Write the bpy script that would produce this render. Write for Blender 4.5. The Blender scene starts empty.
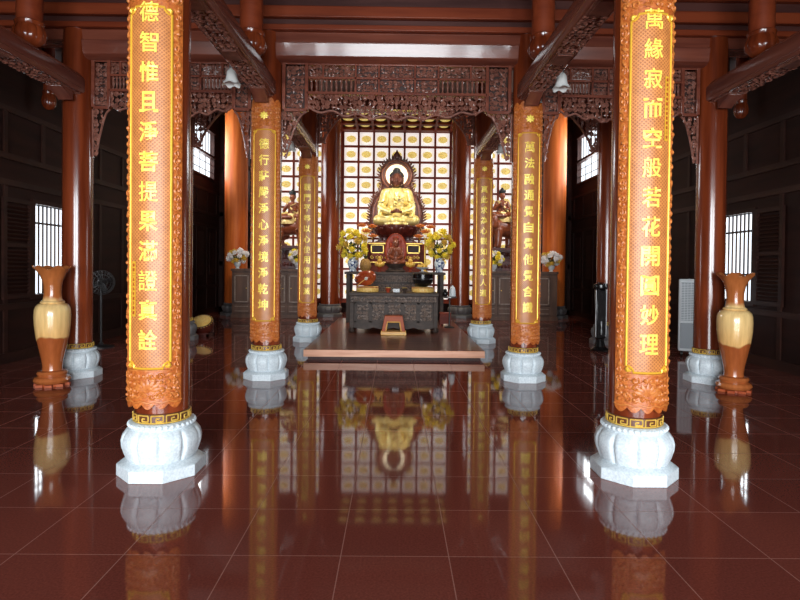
import bpy, math, random
from mathutils import Vector, Matrix
PI = math.pi
sc = bpy.context.scene
col = sc.collection
rnd = random.Random(7)
def rad(a): return math.radians(a)

# ------------------------------------------------------------------ mesh builder
class MB:
    def __init__(self): self.v = []; self.f = []; self.uv = {}
    def add(self, vs, fs):
        b = len(self.v); self.v.extend([tuple(p) for p in vs]); self.f.extend([tuple(b + i for i in q) for q in fs]); return b
    def merge(self, o, M=None):
        self.add([M @ Vector(p) for p in o.v] if M else o.v, o.f); return self
    def box(self, x0, x1, y0, y1, z0, z1):
        if x0 > x1: x0, x1 = x1, x0
        self.add([(x0,y0,z0),(x1,y0,z0),(x1,y1,z0),(x0,y1,z0),(x0,y0,z1),(x1,y0,z1),(x1,y1,z1),(x0,y1,z1)],
                 [(0,3,2,1),(4,5,6,7),(0,1,5,4),(1,2,6,5),(2,3,7,6),(3,0,4,7)]); return self
    def prism_x(self, prof, x0, x1):        # prof: (y,z) loop, counter-clockwise seen from +x
        n = len(prof)
        self.add([(x0,y,z) for y,z in prof] + [(x1,y,z) for y,z in prof],
                 [(i, (i+1)%n, n+(i+1)%n, n+i)[::-1] for i in range(n)] + [tuple(range(n))[::-1], tuple(range(n,2*n))]); return self
    def prism_y(self, prof, y0, y1):        # prof: (x,z)
        n = len(prof)
        self.add([(x,y0,z) for x,z in prof] + [(x,y1,z) for x,z in prof],
                 [(i, (i+1)%n, n+(i+1)%n, n+i) for i in range(n)] + [tuple(range(n))[::-1], tuple(range(n,2*n))]); return self
    def prism_z(self, prof, z0, z1, top=1.0):
        n = len(prof)
        self.add([(x,y,z0) for x,y in prof] + [(x*top,y*top,z1) for x,y in prof],
                 [(i, (i+1)%n, n+(i+1)%n, n+i) for i in range(n)] + [tuple(range(n))[::-1], tuple(range(n,2*n))]); return self
    def tube(self, pts, r, n=6, closed=False):
        pts = [Vector(p) for p in pts]; m = len(pts); vs = []
        up = None
        for i, p in enumerate(pts):
            if closed: t = pts[(i+1)%m] - pts[i-1]
            else: t = pts[min(i+1,m-1)] - pts[max(i-1,0)]
            t = t.normalized() if t.length > 1e-9 else Vector((0,0,1))
            if up is None:
                up = Vector((0,1,0)) if abs(t.y) < .9 else Vector((1,0,0))
            a = up - t*up.dot(t)
            if a.length < 1e-6: a = Vector((1,0,0)) - t*t.x
            a.normalize(); b = t.cross(a); up = a
            rr = r[i] if isinstance(r, (list, tuple)) else r
            for k in range(n):
                g = 2*PI*k/n
                vs.append(p + a*(math.cos(g)*rr) + b*(math.sin(g)*rr))
        fs = []
        for i in range(m if closed else m-1):
            j = (i+1) % m
            for k in range(n):
                l = (k+1) % n
                fs.append((i*n+k, i*n+l, j*n+l, j*n+k))
        if not closed:
            fs.append(tuple(range(n))[::-1]); fs.append(tuple((m-1)*n+k for k in range(n)))
        self.add(vs, fs); return self
    def lathe(self, prof, n=24, c=(0,0,0), mod=None, cap=True):   # prof: (r,z) bottom to top
        vs = []; m = len(prof)
        for i, (r, z) in enumerate(prof):
            for k in range(n):
                a = 2*PI*k/n
                rr, zz = mod(r, z, a, i) if mod else (r, z)
                vs.append((c[0]+rr*math.cos(a), c[1]+rr*math.sin(a), c[2]+zz))
        fs = [(i*n+k, i*n+(k+1)%n, (i+1)*n+(k+1)%n, (i+1)*n+k) for i in range(m-1) for k in range(n)]
        if cap: fs += [tuple(range(n))[::-1], tuple((m-1)*n+k for k in range(n))]
        self.add(vs, fs); return self
    def ball(self, c, r, n=10, m=6, M=None):
        if not isinstance(r, (tuple, list)): r = (r, r, r)
        vs = [(0,0,-1)]
        for i in range(1, m):
            t = -PI/2 + PI*i/m
            for k in range(n):
                a = 2*PI*k/n; vs.append((math.cos(t)*math.cos(a), math.cos(t)*math.sin(a), math.sin(t)))
        vs.append((0,0,1)); e = len(vs)-1; fs = []
        for k in range(n): fs.append((0, 1+(k+1)%n, 1+k)); fs.append((e, 1+(m-2)*n+k, 1+(m-2)*n+(k+1)%n))
        for i in range(m-2):
            for k in range(n):
                a = 1+i*n+k; b = 1+i*n+(k+1)%n
                fs.append((a, b, b+n, a+n))
        out = []
        for p in vs:
            q = Vector((p[0]*r[0], p[1]*r[1], p[2]*r[2]))
            if M: q = M @ q
            out.append(q + Vector(c))
        self.add(out, fs); return self
    def grid(self, fn, us, vs_, uvs=False):
        b = len(self.v); nu, nv = len(us), len(vs_)
        for v in vs_:
            for u in us:
                if uvs: self.uv[len(self.v)] = (u, v)
                self.v.append(tuple(fn(u, v)))
        for j in range(nv-1):
            for i in range(nu-1):
                self.f.append((b+j*nu+i, b+j*nu+i+1, b+(j+1)*nu+i+1, b+(j+1)*nu+i))
        return self
    def mesh(self, name, ang=38):
        me = bpy.data.meshes.new(name)
        me.from_pydata(self.v, [], self.f); me.validate(); me.update()
        if self.uv:
            ul = me.uv_layers.new(name='UVMap')
            for l in me.loops: ul.data[l.index].uv = self.uv.get(l.vertex_index, (0,0))
        me.shade_smooth(); me.set_sharp_from_angle(angle=rad(ang))
        return me

def obj(name, mb, m, parent=None, loc=(0,0,0), rot=(0,0,0), bevel=0, ang=38):
    me = mb.mesh(name, ang) if isinstance(mb, MB) else mb
    if not me.materials: me.materials.append(m)
    o = bpy.data.objects.new(name, me); col.objects.link(o)
    o.location = loc; o.rotation_euler = rot
    if parent: o.parent = parent
    if bevel:
        b = o.modifiers.new('bevel', 'BEVEL'); b.width = bevel; b.segments = 2; b.limit_method = 'ANGLE'; b.angle_limit = rad(40)
    return o
def tag(o, label, cat, group=None):
    o['label'] = label; o['category'] = cat
    if group: o['group'] = group
    return o
def thing(name, label, cat, loc=(0,0,0), rz=0, group=None):
    o = bpy.data.objects.new(name, None); col.objects.link(o)
    o.location = loc; o.rotation_euler = (0,0,rz); o.empty_display_size = .1
    return tag(o, label, cat, group)
def struct(name, mb, m, bevel=0, parent=None):
    o = obj(name, mb, m, parent, bevel=bevel)
    if not parent: o['kind'] = 'structure'
    return o
def dup(root, loc, rz=0, label=None, group=None, skip=()):
    def cp(o, par):
        c = o.copy(); col.objects.link(c)
        if par: c.parent = par; 
        for ch in list(o.children):
            if ch.name.split('.')[0] not in skip: cp(ch, c)
        return c
    r = cp(root, None); r.location = loc; r.rotation_euler = (0,0,rz)
    if label: r['label'] = label
    if group: r['group'] = group
    return r

# ------------------------------------------------------------------ materials
def srgb(r, g, b):
    return tuple(((c/255)/12.92 if c/255 <= .04045 else ((c/255+.055)/1.055)**2.4) for c in (r, g, b)) + (1,)
def new_mat(name):
    m = bpy.data.materials.new(name); m.use_nodes = True
    return m, m.node_tree.nodes, m.node_tree.links, m.node_tree.nodes['Principled BSDF']
def mat(name, c1, c2=None, rough=.4, metal=0, scale=(6,6,6), detail=4, bump=0, bscale=None, spec=.5, coat=0, emit=0, ecol=None, lo=.35, hi=.65):
    m, N, L, B = new_mat(name)
    B.inputs['Roughness'].default_value = rough; B.inputs['Metallic'].default_value = metal
    B.inputs['Specular IOR Level'].default_value = spec
    if coat: B.inputs['Coat Weight'].default_value = coat; B.inputs['Coat Roughness'].default_value = .08
    B.inputs['Base Color'].default_value = c1
    if emit: B.inputs['Emission Color'].default_value = ecol or c1; B.inputs['Emission Strength'].default_value = emit
    if c2 or bump:
        tc = N.new('ShaderNodeTexCoord'); mp = N.new('ShaderNodeMapping'); mp.inputs['Scale'].default_value = scale
        L.new(tc.outputs['Object'], mp.inputs['Vector'])
        nz = N.new('ShaderNodeTexNoise'); nz.inputs['Scale'].default_value = 1; nz.inputs['Detail'].default_value = detail
        L.new(mp.outputs[0], nz.inputs['Vector'])
        if c2:
            rp = N.new('ShaderNodeValToRGB'); rp.color_ramp.elements[0].position = lo; rp.color_ramp.elements[1].position = hi
            rp.color_ramp.elements[0].color = c1; rp.color_ramp.elements[1].color = c2
            L.new(nz.outputs['Fac'], rp.inputs[0]); L.new(rp.outputs[0], B.inputs['Base Color'])
        if bump:
            bp = N.new('ShaderNodeBump'); bp.inputs['Strength'].default_value = bump; bp.inputs['Distance'].default_value = .01
            if bscale:
                n2 = N.new('ShaderNodeTexNoise'); n2.inputs['Scale'].default_value = bscale; L.new(tc.outputs['Object'], n2.inputs['Vector'])
                L.new(n2.outputs['Fac'], bp.inputs['Height'])
            else: L.new(nz.outputs['Fac'], bp.inputs['Height'])
            L.new(bp.outputs[0], B.inputs['Normal'])
    return m
M = {}
M['column'] = mat('lacquered_column_wood', srgb(98,38,18), srgb(136,60,30), .2, scale=(9,9,.7), coat=.35)
M['column_pale'] = mat('orange_column_wood', srgb(186,84,30), srgb(216,114,50), .5, scale=(9,9,.7), spec=.25)
M['beam_x'] = mat('beam_wood_across', srgb(104,52,40), srgb(136,74,56), .25, scale=(.7,9,9), coat=.3)
M['beam_y'] = mat('beam_wood_along', srgb(104,54,44), srgb(132,76,60), .27, scale=(9,.7,9), coat=.3)
M['lintel_red'] = mat('lintel_red_wood', srgb(118,48,26), srgb(142,64,36), .38, scale=(.8,9,9), spec=.35)
M['lintel_dark'] = mat('lintel_dark_wood', srgb(70,38,34), srgb(92,54,48), .4, scale=(.8,9,9))
M['carving'] = mat('carved_dark_wood', srgb(116,70,58), srgb(150,98,82), .3, scale=(14,14,14), coat=.3)
M['carving_back'] = mat('carving_ground_wood', srgb(44,20,15), srgb(60,28,20), .6, scale=(8,8,8))
M['wall'] = mat('dark_wall_wood', srgb(30,12,8), srgb(44,20,14), .62, scale=(5,.8,6), spec=.15)
M['wall_trim'] = mat('dark_trim_wood', srgb(36,16,11), srgb(52,26,18), .55, scale=(5,1,5), spec=.2)
M['ceiling'] = mat('ceiling_wood', srgb(50,24,17), srgb(66,32,22), .6, scale=(8,.8,8))
M['granite'] = mat('pale_granite', srgb(198,208,214), srgb(222,230,234), .42, scale=(60,60,60), detail=2, bump=.06)
M['granite_dark'] = mat('dark_granite', srgb(84,80,80), srgb(110,106,106), .45, scale=(60,60,60), detail=2)
M['gilt'] = mat('gilt', srgb(236,190,80), srgb(250,212,106), .35, metal=.35, scale=(20,20,20))
M['gold_robe'] = mat('gold_leaf_robe', srgb(238,208,116), srgb(250,230,160), .32, metal=.35, scale=(9,9,9))
M['letter'] = mat('gilt_lettering', srgb(255,224,96), None, .33, metal=.1)
M['frame_line'] = mat('gilt_moulding', srgb(240,185,60), None, .3, metal=.3)
M['board'] = mat('couplet_board_wood', srgb(162,78,30), srgb(200,112,48), .42, scale=(45,45,45), detail=3, bump=.35, coat=.2)
M['board_carve'] = mat('couplet_board_carving', srgb(176,94,40), srgb(204,124,58), .4, scale=(40,40,40))
M['bronze'] = mat('dark_bronze_skin', srgb(84,40,26), srgb(104,54,36), .4, metal=.2, scale=(9,9,9))
M['hair'] = mat('black_hair', srgb(26,26,30), None, .5)
M['mandorla'] = mat('mandorla_wood', srgb(78,38,28), srgb(112,58,40), .35, scale=(12,12,12), coat=.2)
M['mandorla_rim'] = mat('mandorla_rim_wood', srgb(150,92,70), None, .3)
M['throne'] = mat('throne_dark_red_wood', srgb(62,20,14), srgb(88,32,22), .35, scale=(9,9,9), coat=.2)
M['altar_red'] = mat('altar_red_wood', srgb(112,38,22), srgb(142,58,34), .5, scale=(3,3,8), spec=.25)
M['ebony'] = mat('grey_black_carved_wood', srgb(58,46,40), srgb(80,64,56), .5, scale=(6,6,10), spec=.25)
M['ebony_carve'] = mat('grey_black_relief', srgb(118,100,90), srgb(148,128,116), .4, scale=(20,20,20))
M['cabinet'] = mat('grey_brown_cabinet_wood', srgb(74,48,36), srgb(98,68,52), .5, scale=(6,6,1.2))
M['platform'] = mat('platform_wood', srgb(96,44,30), srgb(124,64,44), .3, scale=(.8,7,7), coat=.15)
M['platform_edge'] = mat('lit_tone_platform_edge', srgb(206,140,108), srgb(232,174,142), .4, scale=(1.5,20,20))  # light falling on the platform front, painted as a paler wood tone
M['statue_wood'] = mat('red_brown_statue_wood', srgb(108,50,28), srgb(146,76,46), .35, scale=(8,8,8), coat=.2)
M['statue_gilt'] = mat('pale_gilt_scarf', srgb(226,196,130), None, .4, metal=.2)
M['white_glass'] = mat('milk_glass', srgb(240,240,236), None, .2)
M['porcelain'] = mat('blue_white_porcelain', srgb(60,80,130), srgb(226,232,236), .2, scale=(16,16,16), lo=.4, hi=.5)
M['white_vase'] = mat('white_porcelain', srgb(214,216,218), None, .2)
M['yellow_flower'] = mat('yellow_petals', srgb(250,216,40), srgb(255,236,90), .6, scale=(30,30,30))
M['gold_flower'] = mat('ochre_petals', srgb(206,160,50), srgb(226,186,80), .6, scale=(30,30,30))
M['white_flower'] = mat('white_petals', srgb(236,226,226), srgb(246,240,238), .6, scale=(30,30,30))
M['leaf'] = mat('dark_leaves', srgb(58,66,30), srgb(92,96,44), .5, scale=(12,12,12))
M['orange_glass'] = mat('orange_lotus_glass', srgb(226,112,40), srgb(240,150,70), .3, scale=(20,20,20))
M['fruit_gold'] = mat('golden_fruit', srgb(216,160,60), srgb(232,190,90), .45, scale=(20,20,20))
M['pineapple'] = mat('brown_gold_husk', srgb(140,96,44), srgb(186,140,70), .6, scale=(40,40,40), bump=.5)
M['red_lacquer'] = mat('red_lacquer', srgb(150,50,28), srgb(176,70,38), .45, scale=(8,8,8), spec=.3)
M['fish_wood'] = mat('wooden_fish_lacquer', srgb(156,58,26), srgb(186,84,42), .25, scale=(5,5,5), coat=.4)
M['cushion_gold'] = mat('gold_brocade', srgb(240,176,80), srgb(254,220,130), .5, scale=(60,20,20))
M['black'] = mat('black_lacquer', srgb(16,14,14), srgb(26,22,22), .18, scale=(6,6,6))
M['black_plastic'] = mat('black_plastic', srgb(34,30,30), None, .45)
M['grey_metal'] = mat('grey_metal', srgb(110,108,108), None, .35, metal=.7)
M['white_plastic'] = mat('white_plastic', srgb(226,230,232), None, .4)
M['grey_plastic'] = mat('grey_plastic', srgb(160,166,172), None, .45)
M['honey'] = mat('honey_wood', srgb(226,160,80), srgb(244,194,110), .4, scale=(3,3,12))
M['orange_wood'] = mat('orange_wood', srgb(160,66,28), srgb(184,88,42), .45, scale=(4,4,12), spec=.3)
M['ivory'] = mat('ivory', srgb(232,226,208), None, .4)
M['bead_gold'] = mat('key_band_ground', srgb(92,50,30), None, .4)
M['white_sign'] = mat('white_card', srgb(220,222,224), None, .5)
# lit niche panels of the back screens
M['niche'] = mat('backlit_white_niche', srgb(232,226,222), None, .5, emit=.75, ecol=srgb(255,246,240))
M['halo'] = mat('lit_halo_disc', srgb(250,236,210), None, .5, emit=.75, ecol=srgb(255,236,200))
M['medallion'] = mat('glowing_gilt_relief', srgb(226,180,70), srgb(255,242,190), .4, scale=(34,34,34), detail=2, emit=.42, ecol=srgb(250,222,120))  # glow added so the gilding looks lit; it is no lamp

def floor_material():
    m, N, L, B = new_mat('polished_red_granite_tiles')
    tc = N.new('ShaderNodeTexCoord'); mp = N.new('ShaderNodeMapping'); mp.inputs['Location'].default_value = (.28-.0135, -3.47+.56*8, 0)
    L.new(tc.outputs['Object'], mp.inputs[0])
    bk = N.new('ShaderNodeTexBrick'); bk.offset = 0; bk.squash = 1; L.new(mp.outputs[0], bk.inputs['Vector'])
    for k, v in (('Scale',1),('Mortar Size',.0028),('Mortar Smooth',.1),('Bias',0),('Brick Width',.56),('Row Height',.56)): bk.inputs[k].default_value = v
    bk.inputs['Color1'].default_value = srgb(126,64,54); bk.inputs['Color2'].default_value = srgb(138,72,60); bk.inputs['Mortar'].default_value = srgb(164,110,98)
    nz = N.new('ShaderNodeTexNoise'); nz.inputs['Scale'].default_value = 90; nz.inputs['Detail'].default_value = 3; L.new(tc.outputs['Object'], nz.inputs['Vector'])
    rp = N.new('ShaderNodeValToRGB'); rp.color_ramp.elements[0].position = .3; rp.color_ramp.elements[0].color = (.72,.72,.72,1); rp.color_ramp.elements[1].position = .75; rp.color_ramp.elements[1].color = (1.2,1.15,1.15,1)
    L.new(nz.outputs['Fac'], rp.inputs[0])
    mx = N.new('ShaderNodeMix'); mx.data_type = 'RGBA'; mx.blend_type = 'MULTIPLY'; mx.inputs['Factor'].default_value = 1
    L.new(bk.outputs['Color'], mx.inputs['A']); L.new(rp.outputs[0], mx.inputs['B']); L.new(mx.outputs['Result'], B.inputs['Base Color'])
    mr = N.new('ShaderNodeMapRange'); mr.inputs['To Min'].default_value = .05; mr.inputs['To Max'].default_value = .5
    L.new(bk.outputs['Fac'], mr.inputs['Value']); L.new(mr.outputs[0], B.inputs['Roughness'])
    B.inputs['IOR'].default_value = 1.55
    n2 = N.new('ShaderNodeTexNoise'); n2.inputs['Scale'].default_value = 1.6; L.new(tc.outputs['Object'], n2.inputs['Vector'])
    bp = N.new('ShaderNodeBump'); bp.inputs['Strength'].default_value = .02; bp.inputs['Distance'].default_value = .02
    L.new(n2.outputs['Fac'], bp.inputs['Height']); L.new(bp.outputs[0], B.inputs['Normal'])
    return m
M['floor'] = floor_material()

def trellis_material():
    m, N, L, B = new_mat('trellis_carved_field')
    uv = N.new('ShaderNodeUVMap'); sp = N.new('ShaderNodeSeparateXYZ'); L.new(uv.outputs[0], sp.inputs[0])
    def mth(op, a, b=None):
        n = N.new('ShaderNodeMath'); n.operation = op
        for i, x in enumerate((a, b)):
            if x is None: continue
            if isinstance(x, (int, float)): n.inputs[i].default_value = x
            else: L.new(x, n.inputs[i])
        return n.outputs[0]
    s = mth('ADD', sp.outputs[0], sp.outputs[1]); d = mth('SUBTRACT', sp.outputs[0], sp.outputs[1])
    a = mth('PINGPONG', mth('MULTIPLY', s, 38), .5); b = mth('PINGPONG', mth('MULTIPLY', d, 38), .5)
    h = mth('MINIMUM', a, b)
    rp = N.new('ShaderNodeValToRGB'); rp.color_ramp.elements[0].position = .08; rp.color_ramp.elements[1].position = .3
    rp.color_ramp.elements[0].color = srgb(202,130,70); rp.color_ramp.elements[1].color = srgb(158,90,42)
    L.new(h, rp.inputs[0])
    nz = N.new('ShaderNodeTexNoise'); nz.inputs['Scale'].default_value = 14; L.new(uv.outputs[0], nz.inputs['Vector'])
    mx = N.new('ShaderNodeMix'); mx.data_type = 'RGBA'; mx.blend_type = 'OVERLAY'; mx.inputs['Factor'].default_value = .35
    L.new(rp.outputs[0], mx.inputs['A']); L.new(nz.outputs['Fac'], mx.inputs['B']); L.new(mx.outputs['Result'], B.inputs['Base Color'])
    bp = N.new('ShaderNodeBump'); bp.inputs['Strength'].default_value = .25; bp.inputs['Distance'].default_value = .004; bp.invert = True
    L.new(h, bp.inputs['Height']); L.new(bp.outputs[0], B.inputs['Normal'])
    B.inputs['Roughness'].default_value = .4
    return m
M['trellis'] = trellis_material()

def vase_material():
    m, N, L, B = new_mat('two_tone_turned_wood')
    tc = N.new('ShaderNodeTexCoord'); sp = N.new('ShaderNodeSeparateXYZ'); L.new(tc.outputs['Object'], sp.inputs[0])
    nz = N.new('ShaderNodeTexNoise'); nz.inputs['Scale'].default_value = 2.6; nz.inputs['Detail'].default_value = 2; L.new(tc.outputs['Object'], nz.inputs['Vector'])
    wv = N.new('ShaderNodeTexNoise'); wv.inputs['Scale'].default_value = 1; wv.inputs['Detail'].default_value = 5
    mp = N.new('ShaderNodeMapping'); mp.inputs['Scale'].default_value = (22,22,2.5); L.new(tc.outputs['Object'], mp.inputs[0]); L.new(mp.outputs[0], wv.inputs['Vector'])
    md = N.new('ShaderNodeMath'); md.operation = 'MULTIPLY_ADD'; md.inputs[1].default_value = .5; L.new(nz.outputs['Fac'], md.inputs[0]); L.new(sp.outputs[2], md.inputs[2])
    rp = N.new('ShaderNodeValToRGB'); e = rp.color_ramp.elements
    mr = N.new('ShaderNodeMapRange'); mr.inputs['From Min'].default_value = 0; mr.inputs['From Max'].default_value = 1.8; L.new(md.outputs[0], mr.inputs['Value']); L.new(mr.outputs[0], rp.inputs[0])
    e[0].position = .0; e[0].color = srgb(200,120,66); e[1].position = 1; e[1].color = srgb(186,108,58)
    for p, c in ((.27,(178,96,50)),(.455,(172,90,46)),(.475,(250,196,124)),(.72,(255,218,150)),(.77,(188,108,56))):
        q = e.new(p); q.color = srgb(*c)
    r2 = N.new('ShaderNodeValToRGB'); r2.color_ramp.elements[0].position = .3; r2.color_ramp.elements[0].color = (.8,.76,.72,1); r2.color_ramp.elements[1].position = .7; r2.color_ramp.elements[1].color = (1.08,1.08,1.08,1)
    L.new(wv.outputs['Fac'], r2.inputs[0])
    mx = N.new('ShaderNodeMix'); mx.data_type = 'RGBA'; mx.blend_type = 'MULTIPLY'; mx.inputs['Factor'].default_value = 1
    L.new(rp.outputs[0], mx.inputs['A']); L.new(r2.outputs[0], mx.inputs['B']); L.new(mx.outputs['Result'], B.inputs['Base Color'])
    B.inputs['Roughness'].default_value = .22; B.inputs['Coat Weight'].default_value = .4; B.inputs['Coat Roughness'].default_value = .08
    return m
M['vase'] = vase_material()

# ------------------------------------------------------------------ carving helpers (flat in x,z; relief towards -y)
def spiral(mb, cx, cz, r, a0, d, tr, turns=1.25, n=13, k=4, y=0.):
    pts = []; rs = []
    for i in range(n):
        t = i/(n-1); q = r*(1-.82*t); a = a0 + d*2*PI*turns*t
        pts.append((cx+q*math.cos(a), y-.25*tr-.6*tr*math.sin(PI*t), cz+q*math.sin(a))); rs.append(tr*(.55+.6*math.sin(PI*min(1, t*1.1))))
    mb.tube(pts, rs, k)
def leaf(mb, cx, cz, l, w, a, y=0.):
    c, s = math.cos(a), math.sin(a)
    P = [(-l,0,0),(-.3*l,-.3*w,w),(-.3*l,-.3*w,-w),(.3*l,-.35*w,.8*w),(.3*l,-.35*w,-.8*w),(l,0,0),(0,-.9*w,0),(0,.3*w,0)]
    mb.add([(cx+p[0]*c-p[2]*s, y+p[1], cz+p[0]*s+p[2]*c) for p in P],
           [(0,2,6),(0,6,1),(1,6,3),(6,2,4),(6,4,5),(6,5,3),(0,1,7),(0,7,2),(1,3,7),(2,7,4),(3,5,7),(5,4,7)])
def carve(x0, x1, z0, z1, pitch=.07, tr=.011, seed=1, inside=None, y=0.):
    r = random.Random(seed); mb = MB()
    nx = max(1, round((x1-x0)/pitch)); nz = max(1, round((z1-z0)/pitch))
    px = (x1-x0)/nx; pz = (z1-z0)/nz
    for i in range(nx):
        for j in range(nz):
            cx = x0+(i+.5)*px + r.uniform(-.18,.18)*px; cz = z0+(j+.5)*pz + r.uniform(-.18,.18)*pz
            if inside and not inside(cx, cz): continue
            q = r.random(); rr = min(px, pz)*r.uniform(.42,.58)
            cx = min(max(cx, x0+rr), x1-rr) if x1-x0 > 2*rr else (x0+x1)/2
            cz = min(max(cz, z0+rr), z1-rr) if z1-z0 > 2*rr else (z0+z1)/2
            if q < .72: spiral(mb, cx, cz, rr, r.uniform(0,2*PI), r.choice((-1,1)), tr*r.uniform(.85,1.2), r.uniform(1,1.5), y=y)
            if q > .5: leaf(mb, cx+r.uniform(-.3,.3)*px, cz+r.uniform(-.3,.3)*pz, rr*1.15, rr*.42, r.uniform(0,PI), y-.004)
            if q > .86: mb.ball((cx, y-.006, cz), rr*.55, 7, 5)
            # stem to the neighbour keeps the openwork joined
            mb.tube([(cx, y, cz), (cx+px*.5, y-.003, cz+r.uniform(-.4,.4)*pz), (cx+px, y, cz+r.uniform(-.3,.3)*pz)] if i < nx-1 and not inside else
                    [(cx, y, cz-pz*.5), (cx+.1*px, y-.003, cz), (cx, y, cz+pz*.5)], tr*.6, 4)
    return mb

# ------------------------------------------------------------------ voxel-fused figures
def fuse(prims, voxel, smooth=4, name='figure'):
    mb = MB()
    for p in prims:
        if p[0] == 'e':
            R_ = Matrix.Rotation(p[4], 3, p[3]) if len(p) > 4 else None
            mb.ball(p[1], p[2], 18, 12, R_)
        elif p[0] == 'c':
            a, ra, b, rb = Vector(p[1]), p[2], Vector(p[3]), p[4]
            n = max(3, int((b-a).length/(min(ra, rb)*.3))); n = min(n, 40)
            mb.ball(a, ra, 16, 10); mb.ball(b, rb, 16, 10)
            mb.tube([a.lerp(b, i/n) for i in range(n+1)], [ra+(rb-ra)*i/n for i in range(n+1)], 16)
        elif p[0] == 'l':               # polyline of constant radius
            pts = [Vector(q) for q in p[1]]
            for q in pts: mb.ball(q, p[2], 8, 6)
            mb.tube(pts, p[2], 8)
    me = bpy.data.meshes.new('raw'); me.from_pydata(mb.v, [], mb.f); me.update()
    o = bpy.data.objects.new('raw', me); col.objects.link(o)
    m = o.modifiers.new('r', 'REMESH'); m.mode = 'VOXEL'; m.voxel_size = voxel
    s = o.modifiers.new('s', 'SMOOTH'); s.iterations = smooth; s.factor = .5
    bpy.context.view_layer.update()
    dg = bpy.context.evaluated_depsgraph_get()
    out = bpy.data.meshes.new_from_object(o.evaluated_get(dg))
    bpy.data.objects.remove(o); bpy.data.meshes.remove(me)
    out.name = name; out.shade_smooth(); out.materials.clear()
    return out
def seated_prims():
    robe = []; body = []
    for s in (-1, 1):
        robe += [('c', (s*.2,.1,.19), .2, (s*.52,-.2,.15), .145), ('c', (s*.52,-.2,.13), .13, (-s*.12,-.4,.12), .105),
                 ('c', (s*.33,.04,.95), .125, (s*.43,-.06,.52), .125), ('c', (s*.43,-.06,.5), .125, (s*.18,-.34,.37), .085),
                 ('c', (s*.44,-.1,.44), .09, (s*.47,-.14,.26), .07)]
    robe += [('c', (0,.05,.25), .31, (0,.05,.55), .27), ('c', (0,.05,.55), .27, (0,.04,.84), .28), ('c', (-.26,.05,.95), .14, (.26,.05,.95), .14),
             ('c', (-.5,-.16,.06), .09, (.5,-.16,.06), .09)]
    for k in range(4):                      # robe folds: chest drapes, sleeves and lap pleats
        o = .07*k
        robe.append(('l', [(-.2+.03*k,-.155-.02*k,.98-o), (-.08,-.25,.84-o*1.15), (.05,-.27,.74-o*1.1), (.2,-.22,.8-o)], .017))
    for s in (-1, 1):
        robe.append(('l', [(s*.12,-.04,1.08), (s*.11,-.19,.98), (s*.07,-.262,.84), (0,-.275,.7)], .024))
        for k in range(3):
            robe.append(('l', [(s*(.3+.05*k),-.17,.75-.12*k), (s*(.4+.03*k),-.19,.66-.12*k), (s*.54,-.1,.68-.12*k)], .016))
            robe.append(('l', [(s*.12,-.36,.24-.045*k), (s*.32,-.37+.02*k,.24-.06*k), (s*.56,-.29,.25-.07*k)], .016))
    robe.append(('l', [(-.3,-.36,.02),(-.15,-.46,.03),(0,-.48,.02),(.15,-.46,.03),(.3,-.36,.02)], .03))
    body += [('c', (0,.05,.3), .2, (0,.05,.88), .2), ('e', (0,-.02,.9), (.14,.2,.14), 'X', 0), ('c', (0,.03,.98), .095, (0,-.005,1.2), .085),
             ('e', (0,-.01,1.36), (.158,.165,.2)), ('e', (0,-.06,1.27), (.12,.11,.11)), ('e', (0,.05,1.42), (.15,.13,.16))]
    # face: brow, lids, nose, lips, chin and long ears
    for s in (-1, 1):
        body += [('l', [(s*.025,-.168,1.405), (s*.065,-.162,1.418), (s*.112,-.13,1.4)], .012), ('e', (s*.062,-.152,1.372), (.034,.02,.014)),
                 ('e', (s*.16,.0,1.36), (.02,.036,.075)), ('e', (s*.155,-.005,1.265), (.018,.024,.045)), ('e', (s*.075,-.125,1.3), (.045,.04,.045)),
                 ('e', (s*.018,-.178,1.313), (.014,.014,.012))]
    body += [('c', (0,-.165,1.4), .014, (0,-.19,1.325), .021), ('e', (0,-.163,1.272), (.045,.02,.011)), ('e', (0,-.162,1.253), (.036,.02,.011)), ('e', (0,-.14,1.21), (.045,.035,.03)),
             ('e', (0,-.172,1.425), (.011,.01,.011))]
    for s in (-1, 1):
        body += [('c', (s*.3,.03,.92), .08, (s*.4,-.06,.52), .08), ('c', (s*.4,-.06,.5), .075, (s*.15,-.37,.37), .05),
                 ('e', (s*.085,-.4,.365), (.085,.06,.03))]
        for k in range(4):                  # four unequal fingers laid across the lap, one hand over the other
            yy = -.36-.031*k; zz = .36 + (.035 if s > 0 else 0); ln = (.15,.17,.165,.13)[k]
            body.append(('l', [(s*.06,yy,zz), (s*.06-s*ln*.55,yy-.012,zz+.004), (s*.06-s*ln,yy-.004,zz-.006)], .0155))
        body.append(('l', [(s*.1,-.42,.39), (s*.05,-.44,.425), (s*.008,-.432,.445)], .017))
    hair = [('e', (0,.03,1.445), (.168,.155,.145)), ('e', (0,.07,1.38), (.16,.13,.16)), ('e', (0,.03,1.59), (.085,.085,.085))]
    rr = random.Random(3)
    for i in range(90):                     # snail curls
        a = PI*(1+math.sqrt(5))*i; t = math.acos(1-(i+.5)/90*.95)
        p = Vector((.168*math.sin(t)*math.cos(a), .03+.155*math.sin(t)*math.sin(a), 1.445+.145*math.cos(t)))
        hair.append(('e', p, (.02,.02,.02)))
    for i in range(26):
        a = PI*(1+math.sqrt(5))*i; t = math.acos(1-(i+.5)/26*1.1)
        hair.append(('e', (.085*math.sin(t)*math.cos(a), .03+.085*math.sin(t)*math.sin(a), 1.59+.085*math.cos(t)), (.018,.018,.018)))
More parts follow.
